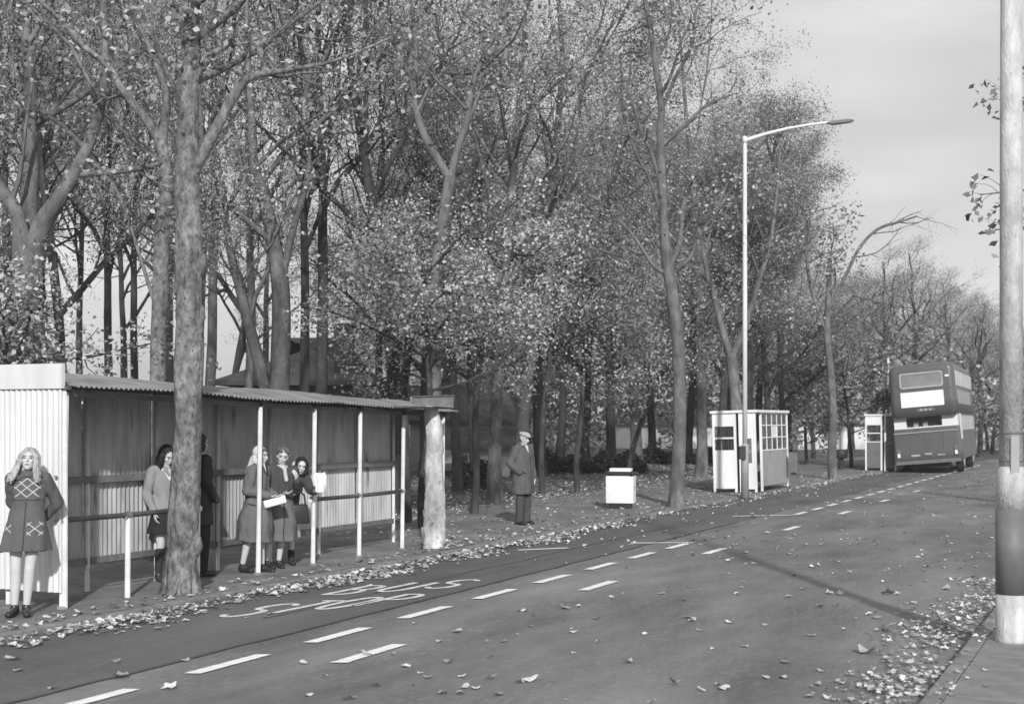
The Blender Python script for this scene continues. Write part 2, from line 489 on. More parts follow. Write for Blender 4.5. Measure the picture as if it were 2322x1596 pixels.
# back wall: lower and upper sheets, bay by bay
bays = [10.4, 12.6, 13.8, 15.03, 16.2, 17.42, 18.5]
WALL_S = [10.45, 11.62, 12.8, 14.0, 15.15, 16.35, 17.45, 18.5]
for i, (s0, s1) in enumerate(zip(WALL_S, WALL_S[1:])):
    corr_sheet('wall_sheet', SR(s0, SH_RB), SR(s1 - 0.012, SH_RB), 0.27 + PZ, 1.34, MT['sheet'], shelter, ragged=0.03)
    corr_sheet('wall_sheet', SR(s0, SH_RB, 0), SR(s1 - 0.012, SH_RB, 0), 1.33, lambda t, s0=s0, s1=s1: roof_z(s0 + t * (s1 - s0)) + 0.10, MT['sheet'], shelter, off=0.012)
def prism_sr(name, s0, s1, r0, r1, z0, z1, mat, parent):
    """bar along the road; z may be pairs for the two ends"""
    za = z0 if isinstance(z0, tuple) else (z0, z0); zb = z1 if isinstance(z1, tuple) else (z1, z1)
    bm = bmesh.new(); v = []
    for s, q in ((s0, 0), (s1, 1)):
        v.append([bm.verts.new(SR(s, r, z)) for r, z in ((r0, za[q]), (r1, za[q]), (r1, zb[q]), (r0, zb[q]))])
    for j in range(4): bm.faces.new((v[0][j], v[0][(j + 1) % 4], v[1][(j + 1) % 4], v[1][j]))
    bm.faces.new(v[0][::-1]); bm.faces.new(v[1])
    bmesh.ops.recalc_face_normals(bm, faces=bm.faces[:])
    return link(name, bm_mesh(bm, name), mat, parent)
prism_sr('wall_rail', SH_S0, 18.5, SH_RB + 0.028, SH_RB + 0.085, 1.29, 1.37, MT['railw'], shelter)
prism_sr('wall_rail', SH_S0, 18.5, SH_RB + 0.024, SH_RB + 0.07, 0.36, 0.43, MT['railw'], shelter)
prism_sr('wall_rail', SH_S0, 18.5, SH_RB + 0.03, SH_RB + 0.085, (roof_z(10.4) + 0.04, roof_z(18.5) + 0.04), (roof_z(10.4) + 0.12, roof_z(18.5) + 0.12), MT['rail'], shelter)
for s in WALL_S:
    pole('wall_post', [SR(s, SH_RB + 0.05, PZ), SR(s, SH_RB + 0.05, roof_z(s) + 0.06)], [0.027, 0.027], MT['postw'] if s < 18 else MT['postw'], shelter, 10)
# front posts (upper part unpainted, feet dark)
for i, s in enumerate(POSTS):
    lean = random.uniform(-0.025, 0.045)
    p0 = SR(s, SH_RF, PZ); p1 = SR(s + lean, SH_RF + 0.02, roof_z(s) - 0.07)
    pole('front_post', [p0, p0.lerp(p1, .33), p0.lerp(p1, .66), p1], [0.032, 0.030, 0.031, 0.030], MT['postw'], shelter, 12)
    lathe = pole('post_foot', [p0, p0 + Vector((0, 0, 0.03))], [0.06, 0.05], MT['kerb'], shelter, 10)
    pole('post_head', [p1, p1 + Vector((0, 0, 0.07))], [0.045, 0.045], MT['rail'], shelter, 8)
# front handrails and their collars
def rail(s0, s1, z):
    pole('hand_rail', [SR(s0, SH_RF, z), SR((s0 + s1) / 2, SH_RF + 0.004, z - 0.008), SR(s1, SH_RF, z)], [0.029] * 3, MT['rail'], shelter, 12)
rail(10.42, 12.6, 0.97)
rail(15.03, 17.42, 0.94)
for s in (10.42, 11.4, 12.6, 15.03, 16.2, 17.42):
    pole('rail_collar', [SR(s - 0.045, SH_RF, 0.96 if s < 13 else 0.94), SR(s + 0.045, SH_RF, 0.96 if s < 13 else 0.94)], [0.041, 0.041], MT['postw'], shelter, 10)
for s in (11.4, 12.6):               # short posts that carry only the handrail
    pole('rail_post', [SR(s, SH_RF, PZ), SR(s + 0.01, SH_RF, 0.99)], [0.031, 0.030], MT['postw'], shelter, 12)
# brackets under the eaves
for s in POSTS:
    prism_sr('roof_bearer', s - 0.03, s + 0.03, SH_RB + 0.09, SH_RF + 0.10, roof_z(s) - 0.02, roof_z(s) + 0.02, MT['rail'], shelter)
prism_sr('eaves_beam', SH_S0, 18.95, SH_RF - 0.03, SH_RF + 0.03, (roof_z(10.4) - 0.085, roof_z(18.9) - 0.085), (roof_z(10.4) - 0.03, roof_z(18.9) - 0.03), MT['rail'], shelter)
# roof: corrugated sheets laid front to back, a little uneven
def roof_sheet(s0, s1, rf, mat, lift=0.0, amp=0.012):
    pitch = 0.076; k = int((s1 - s0) / pitch * 6)
    bm = bmesh.new(); rows = []
    for i in range(k + 1):
        s = s0 + (s1 - s0) * i / k
        w = amp * math.sin(2 * math.pi * s / pitch)
        rag = 0.015 * noise.noise((s * 1.3, 0, 9)) + 0.008 * noise.noise((s * 6, 2, 9))
        row = []
        for j in range(5):
            t = j / 4
            r = SH_RB - 0.12 + (rf + rag - SH_RB + 0.12) * t
            row.append(bm.verts.new(SR(s, r, roof_z(s) + 0.20 - 0.19 * t + w + lift + 0.01 * noise.noise((s * 0.9, t * 2, 4)))))
        rows.append(row)
    for a, b in zip(rows, rows[1:]):
        for j in range(4): bm.faces.new((a[j], a[j + 1], b[j + 1], b[j])).smooth = True
    return link('roof_sheet', bm_mesh(bm, 'roof_sheet'), mat, shelter)
e = [10.45, 11.3, 12.15, 13.0, 13.85, 14.7, 15.55, 16.4, 17.25, 18.1]
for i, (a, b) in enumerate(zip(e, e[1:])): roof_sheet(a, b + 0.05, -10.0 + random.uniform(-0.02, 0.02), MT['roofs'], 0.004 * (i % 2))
# flat fascia panel at the far end of the roof
prism_sr('end_fascia', 16.85, 18.15, -9.69, -9.66, (2.25, 2.205), (2.36, 2.40), MT['fascia'], shelter)
prism_sr('eaves_lath', 16.85, 18.15, -9.655, -9.64, (2.355, 2.395), (2.37, 2.41), MT['railw'], shelter)
prism_sr('eaves_board', 16.9, 18.1, -10.02, -9.69, (2.20, 2.19), (2.225, 2.215), MT['rail'], shelter)
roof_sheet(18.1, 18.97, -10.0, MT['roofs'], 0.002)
# tall white end wall with its cap board
ea, eb = SR(SH_S0 - 0.02, SH_RF + 0.03), SR(SH_S0 - 0.02, SH_RB - 0.5)
corr_sheet('end_wall_sheet', eb, ea, 0.17 + PZ, 2.36, MT['wallwhite'], shelter, ragged=0.01)
bm = bmesh.new()
dd = (ea - eb).normalized(); nn_ = Vector((dd.y, -dd.x, 0))
vs = []
for p in (eb - dd * 0.0, ea + dd * 0.03):
    for off in (0.03, -0.02):
        for z in (2.34, 2.60): vs.append(bm.verts.new((p.x + nn_.x * off, p.y + nn_.y * off, z)))
for q in ((0, 1, 5, 4), (2, 6, 7, 3), (0, 4, 6, 2), (1, 3, 7, 5), (0, 2, 3, 1), (4, 5, 7, 6)): bm.faces.new([vs[i] for i in q])
bmesh.ops.recalc_face_normals(bm, faces=bm.faces[:])
link('end_wall_cap', bm_mesh(bm), MT['wallwhite'], shelter)
pole('end_wall_post', [SR(SH_S0 + 0.03, SH_RF + 0.02, PZ), SR(SH_S0 + 0.03, SH_RF + 0.02, 2.36)], [0.034, 0.034], MT['postw'], shelter, 12)
for z in (0.96, 1.42):
    pole('wall_bolt', [SR(SH_S0 - 0.05, SH_RF - 0.03, z), SR(SH_S0 - 0.03, SH_RF - 0.03, z)], [0.018, 0.018], MT['grey'], shelter, 8)

# ------------------------------------------------------------------ lamp posts
def lamp_post(name, loc, label, sections, arm, lantern_dir, group=None):
    root = empty(name, loc, 0, label, 'lamp post', group)
    return root
lp = empty('lamp_post', PX(1689, 1128, PZ), 0, 'tall slim pale lamp post in front of the small glazed shelter', 'lamp post')
lathe_pole('base_column', [(0, 0.10), (1.30, 0.098), (1.38, 0.07)], MT['grey'], lp)
lathe_pole('shaft', [(1.37, 0.062), (5.0, 0.06), (9.0, 0.052), (9.18, 0.05)], MT['lamp'], lp)
lathe_pole('collar', [(9.05, 0.062), (9.22, 0.062)], MT['lamp'], lp)
pole('arm', [Vector((0.0, 0, 9.12)), Vector((0.5, -0.05, 9.27)), Vector((1.1, -0.1, 9.41)), Vector((1.7, -0.15, 9.50)), Vector((2.15, -0.2, 9.545))], [0.05, 0.045, 0.037, 0.032, 0.03], MT['lamp'], lp, 10)
pole('lantern', [Vector((2.05, -0.19, 9.53)), Vector((2.2, -0.2, 9.52)), Vector((2.6, -0.24, 9.56)), Vector((2.72, -0.25, 9.57))], [0.03, 0.06, 0.055, 0.025], MT['band'], lp, 10)
litter = box('control_box', -0.17, 0.0, -0.16, -0.06, 0.98, 1.32, MT['dark'], lp, 0.012)

lp2 = empty('lamp_post', PX(2293, 1456, 0.09), 0, 'thick weathered lamp post with dark painted band at the right kerb', 'lamp post')
lathe_pole('base_column', [(0, 0.135), (0.03, 0.128), (0.42, 0.128)], MT['lampold'], lp2, 28)
lathe_pole('dark_band', [(0.42, 0.1295), (1.15, 0.1295)], MT['band'], lp2, 28)
lathe_pole('upper_column', [(1.15, 0.128), (1.38, 0.128), (1.44, 0.122), (1.52, 0.098)], MT['lampold'], lp2, 28)
lathe_pole('shaft', [(1.50, 0.098), (4.0, 0.094), (9.3, 0.075)], MT['lampold'], lp2, 28)
for z in (1.56, 1.80): lathe_pole('strap', [(z, 0.101), (z + 0.018, 0.101)], MT['band'], lp2, 28)
box('inspection_plate', -0.045, 0.03, -0.112, -0.09, 1.44, 1.78, MT['grey'], lp2, 0.006)
pole('arm', [Vector((0, 0, 9.25)), Vector((-0.6, 0.3, 9.42)), Vector((-1.6, 0.75, 9.6))], [0.05, 0.042, 0.035], MT['lampold'], lp2, 10)
pole('lantern', [Vector((-1.5, 0.7, 9.58)), Vector((-1.7, 0.8, 9.59)), Vector((-2.2, 1.04, 9.63))], [0.03, 0.07, 0.04], MT['band'], lp2, 10)

lp3 = empty('stop_pole', PX(2014, 1062, PZ), 0, 'plain thin white pole standing beside the bus', 'pole')
lathe_pole('shaft', [(0, 0.06), (0.9, 0.058), (4.65, 0.045)], MT['lamp'], lp3)
lathe_pole('cap', [(4.65, 0.05), (4.72, 0.035)], MT['lamp'], lp3)

# ------------------------------------------------------------------ litter bin
lb = empty('litter_bin', PX(1408, 1152, PZ), RYAW + 0.18, 'white square litter bin with dark rim on a low plinth', 'litter bin')
box('plinth', -0.24, 0.24, -0.15, 0.15, 0, 0.12, MT['dark'], lb, 0.01)
box('bin_body', -0.31, 0.31, -0.19, 0.19, 0.12, 0.73, MT['white'], lb, 0.015)
box('rim', -0.33, 0.33, -0.21, 0.21, 0.765, 0.825, MT['dark'], lb, 0.012)
for x in (-0.27, 0.23): box('rim_bracket', x, x + 0.05, -0.17, 0.17, 0.732, 0.764, MT['dark'], lb)
pole('hinge_knob', [Vector((0.30, -0.215, 0.79)), Vector((0.30, -0.255, 0.79))], [0.045, 0.04], MT['dark'], lb, 12)
bm = bmesh.new(); add_box(bm, -0.24, 0.24, -0.13, 0.15, 0.827, 0.90, 0.012)
for v in bm.verts:
    if v.co.z > 0.87 and v.co.y < 0: v.co.y += 0.03
link('lid', bm_mesh(bm), MT['white'], lb)
box('lock_plate', 0.312, 0.318, -0.03, 0.03, 0.42, 0.52, MT['grey'], lb)

# ------------------------------------------------------------------ glazed shelters
def glazed_shelter(loc, label, endm):
    W, L, H = 1.15, 3.55, 2.2
    k = empty('glazed_shelter', loc, RYAW, label, 'bus shelter', 'small glazed shelters by the path')
    w, g = MT['white'], MT['grey']
    P = 0.03
    for x, y in ((0, 0), (W, 0), (0, L), (W, L), (W, 0.62), (0.60, 0), (0.74, 0), (0, L / 2)):
        box('post', x - P, x + P, y - P, y + P, 0, H - 0.04, w, k)
    box('roof', -0.08, W + 0.08, -0.08, L + 0.08, H - 0.04, H + 0.03, w, k, 0.01)
    # near end: window half
    box('end_board', P, 0.60 - P, -0.022, 0.012, 1.80, H - 0.042, w, k)
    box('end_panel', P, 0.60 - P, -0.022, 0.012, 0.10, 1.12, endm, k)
    box('glazing_bar', P, 0.60 - P, -0.02, 0.02, 1.46, 1.50, w, k)
    box('glazing_bar', P, 0.60 - P, -0.02, 0.02, 1.12, 1.15, w, k)
    for z0, z1 in ((1.15, 1.46), (1.50, 1.80)): box('pane', P, 0.60 - P, -0.003, 0.003, z0, z1, MT['glass'], k)
    # solid half with the notice board
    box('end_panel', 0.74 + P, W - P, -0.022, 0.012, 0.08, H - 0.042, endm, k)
    nb = box('notice_board', 0.86, 1.06, -0.045, -0.023, 0.80, 1.46, MT['band'], k)
    for z in (1.06, 1.12, 1.26): box('notice_strip', 0.87, 1.05, -0.05, -0.0455, z, z + 0.025, g, nb)
    # roadside: glazed grid over boards
    y0, y1 = 0.62 + P, L - P
    for i in range(3):
        a = y0 + (y1 - y0) * i / 3; b = y0 + (y1 - y0) * (i + 1) / 3
        box('side_board', W - 0.012, W + 0.014 + 0.003 * (i % 2), a + 0.006, b - 0.006, 0.13, 1.10, g, k)  # grey where the ends are white: weaker sun on this face painted in
    zs = [1.13, 1.47, 1.81, H - 0.07]
    box('sill', W - 0.025, W + 0.03, y0, y1, 1.10, 1.13, w, k)
    for z in zs[1:3]: box('glazing_bar', W - 0.016, W + 0.02, y0, y1, z - 0.014, z + 0.014, w, k)
    box('glazing_bar', W - 0.016, W + 0.02, y0, y1, H - 0.07, H - 0.041, w, k)
    nc = 5
    for c in range(1, nc):
        y = y0 + (y1 - y0) * c / nc
        box('glazing_bar', W - 0.014, W + 0.018, y - 0.014, y + 0.014, 1.131, H - 0.071, w, k)
    for c in range(nc):
        for r in range(3):
            a = y0 + (y1 - y0) * c / nc; b = y0 + (y1 - y0) * (c + 1) / nc
            bill = (c, r) == (2, 1)
            box('pane', W - 0.003, W + 0.003, a + 0.014, b - 0.014, zs[r] + 0.014, zs[r + 1] - 0.014, MT['buscream'] if bill else MT['glass'], k)
    # back and far end
    box('back_board', -0.014, 0.012, P, L - P, 0.13, 1.10, g, k)
    for z in (1.10, 1.5, 1.85): box('glazing_bar', -0.018, 0.018, P, L - P, z, z + 0.03, w, k)
    for c in range(1, 5):
        y = P + (L - 2 * P) * c / 5
        box('glazing_bar', -0.014, 0.014, y - 0.014, y + 0.014, 1.131, H - 0.071, w, k)
    box('far_board', P, W - P, L - 0.012, L + 0.014, 0.13, 1.4, g, k)
    box('bench', 0.05, 0.36, P, L - P, 0.42, 0.46, MT['rail'], k)
    return k
k1 = glazed_shelter(PX(1622, 1116, PZ), 'white framed glazed shelter with notice board behind the slim lamp post', MT['white'])
k1.rotation_euler = (0, math.radians(-1.6), RYAW)
k2 = glazed_shelter(PX(1964, 1066, PZ), 'small glazed shelter half hidden behind the double decker bus', MT['panelshade'])  # end panels darker than the first shelter's: tree shade put into their colour

# two dark litter bins further along the path
for px, py, lab in ((1800, 1106, 'slim dark litter bin on a post beside the glazed shelter'), (1907, 1064, 'dark litter bin on a thin leg beyond the leaning roadside tree')):
    e_ = empty('post_bin', PX(px, py, PZ), RYAW, lab, 'litter bin')
    if px == 1800:
        box('post', -0.05, 0.05, -0.05, 0.05, 0, 0.9, MT['band'], e_)
        box('bin_body', -0.12, 0.13, -0.16, -0.055, 0.45, 1.05, MT['band'], e_, 0.015)
    else:
        pole('post', [Vector((0, 0, 0)), Vector((0, 0, 0.5))], [0.13, 0.11], MT['dark'], e_, 10)
        lathe_pole('bin_body', [(0.45, 0.2), (0.5, 0.26), (0.78, 0.28), (0.80, 0.25)], MT['dark'], e_)
# ------------------------------------------------------------------ double decker bus
bus_head = math.radians(23.0)
bl = PX(2030, 1072)
bus = empty('double_decker_bus', bl, -bus_head, 'dark double decker bus seen from behind with a white advert panel', 'bus')
ROLL = math.radians(4.9)
BW_, BL_, BH_ = 2.45, 9.1, 4.22
def lean(c):                         # the body leans to its near side on the springs
    z = c.z - 0.45
    return Vector((c.x - z * math.sin(ROLL) + 0.0, c.y, 0.45 + z * math.cos(ROLL) + (c.x - BW_ / 2) * math.sin(ROLL) + 0.02))
def bbox(name, x0, x1, y0, y1, z0, z1, mat, parent=bus, bevel=0.0): return box(name, x0, x1, y0, y1, z0, z1, mat, parent, bevel, lean)
def rounded_deck(name, y0, y1, z0, z1, inset, mat, rb=0.22, rt=0.28, parent=bus):
    """deck with rounded rear corners on plan and a domed roof edge"""
    def outline(ins):
        pts = []
        r = rb
        for cx, cy, a0 in ((ins + r, y0 + ins * 0.8 + r, 180), (BW_ - ins - r, y0 + ins * 0.8 + r, 270), (BW_ - ins - r, y1 - ins - r, 0), (ins + r, y1 - ins - r, 90)):
            for i in range(7):
                a = math.radians(a0 + 15 * i)
                pts.append((cx + r * math.cos(a), cy + r * math.sin(a)))
        return pts
    bm = bmesh.new(); rings = []
    prof = [(z0, 0.0)] + [(z0 + (z1 - z0 - rt) * i / 3, 0.02 * i / 3) for i in (1, 2, 3)]
    for i in range(1, 6):
        a = math.radians(18 * i)
        prof.append((z1 - rt + rt * math.sin(a), 0.02 + inset * (1 - math.cos(a))))
    for z, ins in prof: rings.append([bm.verts.new(lean(Vector((x, y, z)))) for x, y in outline(ins)])
    n = len(rings[0])
    for a, b in zip(rings, rings[1:]):
        for j in range(n): bm.faces.new((a[j], a[(j + 1) % n], b[(j + 1) % n], b[j])).smooth = True
    bm.faces.new(rings[0][::-1]); bm.faces.new(rings[-1])
    return link(name, bm_mesh(bm, name), mat, parent)
ud = rounded_deck('upper_deck', 0.0, BL_, 2.22, BH_, 0.30, MT['busred'])
ld = bbox('lower_deck', 0.03, BW_ - 0.03, 0.95, BL_ - 0.02, 0.42, 2.22, MT['busred'], bus, 0.03)
bon = rounded_deck('engine_bonnet', 0.06, 1.0, 0.36, 1.74, 0.03, MT['busred'], 0.06, 0.05)
# shoulder between bonnet and upper deck: pale sides, dark recess
bbox('shoulder', 0.05, 0.50, 0.30, 0.95, 1.745, 2.215, MT['buscream'])
bbox('shoulder', BW_ - 0.62, BW_ - 0.05, 0.30, 0.95, 1.745, 2.215, MT['buscream'])
rw = bbox('rear_window', 0.50, BW_ - 0.62, 0.62, 0.66, 1.745, 2.215, MT['pane'])
bbox('rear_sill', 0.5, BW_ - 0.62, 0.30, 0.62, 1.746, 1.79, MT['buscream'])
for x in (0.75, 1.1): bbox('seat_back', x, x + 0.18, 0.52, 0.6, 1.79, 1.98, MT['grey'])
# upper rear window with a rounded bright frame
def round_rect(bm, x0, x1, z0, z1, r, y, hole=None, th=0.0):
    pts = []
    for cx, cz, a0 in ((x1 - r, z1 - r, 0), (x0 + r, z1 - r, 90), (x0 + r, z0 + r, 180), (x1 - r, z0 + r, 270)):
        for i in range(6):
            a = math.radians(a0 + 18 * i); pts.append((cx + r * math.cos(a), cz + r * math.sin(a)))
    return pts
def frame_mesh(x0, x1, z0, z1, r, y, th, dep):
    bm = bmesh.new()
    o = round_rect(bm, x0, x1, z0, z1, r, y); i = round_rect(bm, x0 + th, x1 - th, z0 + th, z1 - th, max(r - th, 0.02), y)
    A = [bm.verts.new(lean(Vector((x, y - dep, z)))) for x, z in o]; B = [bm.verts.new(lean(Vector((x, y - dep, z)))) for x, z in i]
    A2 = [bm.verts.new(lean(Vector((x, y + 0.03, z)))) for x, z in o]; B2 = [bm.verts.new(lean(Vector((x, y + 0.03, z)))) for x, z in i]
    n = len(A)
    for j in range(n):
        k = (j + 1) % n
        bm.faces.new((A[j], B[j], B[k], A[k])); bm.faces.new((A2[j], A[j], A[k], A2[k])); bm.faces.new((B[j], B2[j], B2[k], B[k]))
    bmesh.ops.recalc_face_normals(bm, faces=bm.faces[:])
    return bm_mesh(bm, 'window_frame')
wf = link('window_frame', frame_mesh(0.42, 2.02, 3.28, 3.88, 0.11, 0.0, 0.055, 0.02), MT['lens'], bus)
bbox('pane', 0.47, 1.97, 0.006, 0.02, 3.33, 3.83, MT['busglass'], wf)
bbox('advert_panel', 0.42, 2.00, -0.022, 0.012, 2.56, 3.14, MT['busad'])
bbox('number_strip', 0.95, 1.65, -0.02, 0.012, 2.37, 2.49, MT['rail'])
for x in (1.08, 1.25, 1.42): bbox('number', x, x + 0.11, -0.026, -0.021, 2.39, 2.47, MT['grey'])
bbox('roof_lamp', 2.10, 2.24, -0.03, 0.012, 3.62, 3.70, MT['busad'], bus, 0.01)
# bonnet details
bbox('bonnet_lip', 0.04, BW_ - 0.04, 0.03, 0.07, 1.56, 1.60, MT['grey'])
bbox('bumper', 0.03, BW_ - 0.03, -0.02, 0.07, 0.36, 0.50, MT['band'], bus, 0.02)
for x in (0.10, BW_ - 0.24):
    t_ = bbox('tail_lamp', x, x + 0.13, 0.025, 0.06, 0.62, 0.98, MT['band'], bus, 0.012)
    bbox('lens', x + 0.02, x + 0.11, 0.012, 0.0245, 0.66, 0.80, MT['busad'], t_)
bbox('badge', 0.62, 0.94, 0.04, 0.058, 0.66, 0.73, MT['lens'])
bbox('badge', 1.12, 1.38, 0.04, 0.058, 0.70, 0.76, MT['lens'])
bbox('number_plate', 1.56, 1.92, 0.04, 0.058, 0.62, 0.73, MT['rail'])
for x in (1.60, 1.69, 1.79): bbox('plate_letter', x, x + 0.06, 0.034, 0.0395, 0.645, 0.705, MT['lens'])
for x in (0.62, 1.22, 1.83): bbox('bonnet_seam', x, x + 0.012, 0.048, 0.062, 0.86, 1.55, MT['band'])
bbox('deck_seam', 0.05, BW_ - 0.05, -0.006, 0.004, 3.195, 3.21, MT['band'])
bbox('deck_skirt', 0.04, BW_ - 0.04, 0.02, 0.3, 2.17, 2.219, MT['dark'])
# offside: windows, cream band, adverts, wheels
for i in range(6):
    y0 = 0.5 + i * 1.4
    bbox('side_window', BW_ - 0.012, BW_ + 0.008, y0, y0 + 1.28, 3.28, 3.95 - 0.1, MT['busglasslit'])
    if i: bbox('side_window', BW_ - 0.04, BW_ - 0.015, y0, y0 + 1.28, 1.55, 2.12, MT['busglasslit'])
bbox('side_advert', BW_ - 0.012, BW_ + 0.006, 0.9, 7.4, 2.58, 3.12, MT['grey'])
bbox('cream_band', BW_ - 0.034, BW_ - 0.018, 1.0, 1.85, 1.2, 2.2, MT['buscream'])
bbox('bonnet_slot', BW_ - 0.035, BW_ - 0.02, 1.02, 1.05, 0.5, 1.2, MT['dark'])
for i in range(6):
    y0 = 0.9 + i * 1.35
    bbox('side_window', -0.008, 0.012, y0, y0 + 1.22, 3.28, 3.85, MT['busglasslit'])
    bbox('side_window', 0.01, 0.028, y0 + 0.1, y0 + 1.25, 1.5, 2.12, MT['busglass'])
def wheel(x, y):
    bm = bmesh.new()
    bmesh.ops.create_cone(bm, cap_ends=True, segments=28, radius1=0.5, radius2=0.5, depth=0.28)
    bmesh.ops.rotate(bm, verts=bm.verts[:], cent=(0, 0, 0), matrix=Matrix.Rotation(math.pi / 2, 3, 'Y'))
    es = [e for e in bm.edges if len(e.link_faces) == 2 and abs(e.calc_face_angle(0)) > 1]
    bmesh.ops.bevel(bm, geom=es, offset=0.05, segments=2, affect='EDGES')
    w = link('wheel', bm_mesh(bm), MT['tyre'], bus, (x, y, 0.5))
    bm = bmesh.new()
    bmesh.ops.create_cone(bm, cap_ends=True, segments=20, radius1=0.27, radius2=0.22, depth=0.03)
    bmesh.ops.rotate(bm, verts=bm.verts[:], cent=(0, 0, 0), matrix=Matrix.Rotation(math.pi / 2 * (1 if x > 1 else -1), 3, 'Y'))
    link('hub', bm_mesh(bm), MT['grey'], w, (0.155 if x > 1 else -0.155, 0, 0))
for x, y in ((0.22, 2.35), (BW_ - 0.22, 2.35), (0.22, 7.4), (BW_ - 0.22, 7.4)): wheel(x, y)
box('axle', 0.3, BW_ - 0.3, 2.28, 2.42, 0.42, 0.55, MT['dark'], bus)
box('engine_sump', 0.5, BW_ - 0.5, 0.3, 1.8, 0.22, 0.42, MT['dark'], bus)

# ------------------------------------------------------------------ houses beyond the trees
def house(loc, rz, w, d, eaves, ridge, label, wall, hip=True, windows=(), chimney=None, door=None):
    h = empty('bungalow', loc, rz, label, 'house')
    box('wall', 0, w, 0, d, 0, eaves, wall, h)
    ov = 0.45
    bm = bmesh.new()
    hi = d / 2 * 0.95 if hip else 0.0
    e = [bm.verts.new(p) for p in ((-ov, -ov, eaves), (w + ov, -ov, eaves), (w + ov, d + ov, eaves), (-ov, d + ov, eaves))]
    e0 = [bm.verts.new((v.co.x, v.co.y, eaves - 0.16)) for v in e]
    r = [bm.verts.new((hi - (0 if hip else ov), d / 2, ridge)), bm.verts.new((w - hi + (0 if hip else ov), d / 2, ridge))]
    bm.faces.new((e[0], e[1], r[1], r[0])); bm.faces.new((e[2], e[3], r[0], r[1])); bm.faces.new((e[1], e[2], r[1])); bm.faces.new((e[3], e[0], r[0]))
    for j in range(4): bm.faces.new((e0[j], e0[(j + 1) % 4], e[(j + 1) % 4], e[j]))
    bm.faces.new(e0[::-1])
    ro = link('roof', bm_mesh(bm), MT['slate'], h)
    if chimney:
        x, y, z = chimney
        c = box('chimney', x - 0.32, x + 0.32, y - 0.3, y + 0.3, eaves, z, MT['brick'], ro)
        box('chimney_cap', x - 0.38, x + 0.38, y - 0.36, y + 0.36, z, z + 0.12, MT['brick'], ro)
    for x0, x1, z0, z1 in windows:
        wd = box('window', x0, x1, -0.05, 0.03, z0, z1, MT['buscream'], h)
        n = 3
        for i in range(n):
            a = x0 + (x1 - x0) * i / n + 0.05; b = x0 + (x1 - x0) * (i + 1) / n - 0.05
            box('pane', a, b, -0.06, -0.052, z0 + 0.06, z1 - 0.06, MT['pane'], wd)
    if door:
        box('door', door, door + 0.9, -0.04, 0.03, 0, 2.0, MT['band'], h)
    return h
p = AT(520, 955, 44); house((p.x, p.y, 0), 0.0, 4.6, 7, 3.35, 5.0, 'dark hipped roof bungalow with tall chimney rising behind the shelter roof', MT['brick'], True, [(0.8, 1.8, 1.6, 2.9), (2.4, 3.4, 1.6, 2.9)], (3.75, 0.6, 5.15))
p = AT(930, 955, 52); house((p.x, p.y, 0), 0.0, 4.3, 6, 2.05, 3.5, 'pale rendered bungalow glimpsed between trunks behind the man in cap', MT['renderw'], False, [(2.0, 2.9, 0.55, 1.35)])
p = AT(1035, 955, 47); house((p.x, p.y, 0), 0.0, 1.9, 3, 1.15, 1.75, 'low outbuilding with white window in front of the pale bungalow', MT['render_'], False, [(0.3, 0.75, 0.25, 0.85), (1.1, 1.5, 0.25, 0.85)])
p = AT(2213, 955, 92); house((p.x, p.y, 0), 0.0, 3.2, 6, 2.0, 3.2, 'white cottage between the bus and the banded lamp post', MT['renderw'], False, [(1.3, 1.9, 0.8, 1.5)])
p = AT(1810, 955, 92); house((p.x, p.y, 0), 0.0, 5.0, 7, 2.0, 3.6, 'white cottage seen low between trunks beyond the glazed shelter', MT['renderw'], False, [(1.8, 2.6, 0.8, 1.6)])
p = AT(1400, 955, 96); house((p.x, p.y, 0), 0.0, 7.5, 7, 1.9, 3.4, 'distant white cottage beyond the wood above the litter bin', MT['renderw'], False, [(1.0, 1.8, 0.7, 1.5)])
# ------------------------------------------------------------------ trees
def unit(v): return v / (np.linalg.norm(v) + 1e-9)
def interp(pts, t):
    x = t * (len(pts) - 1); i = min(int(x), len(pts) - 2); return pts[i] + (pts[i + 1] - pts[i]) * (x - i), unit(pts[i + 1] - pts[i])
def side_dir(rg, d, ang):
    a = unit(np.cross(d, rg.normal(size=3))); return unit(d * math.cos(ang) + a * math.sin(ang))

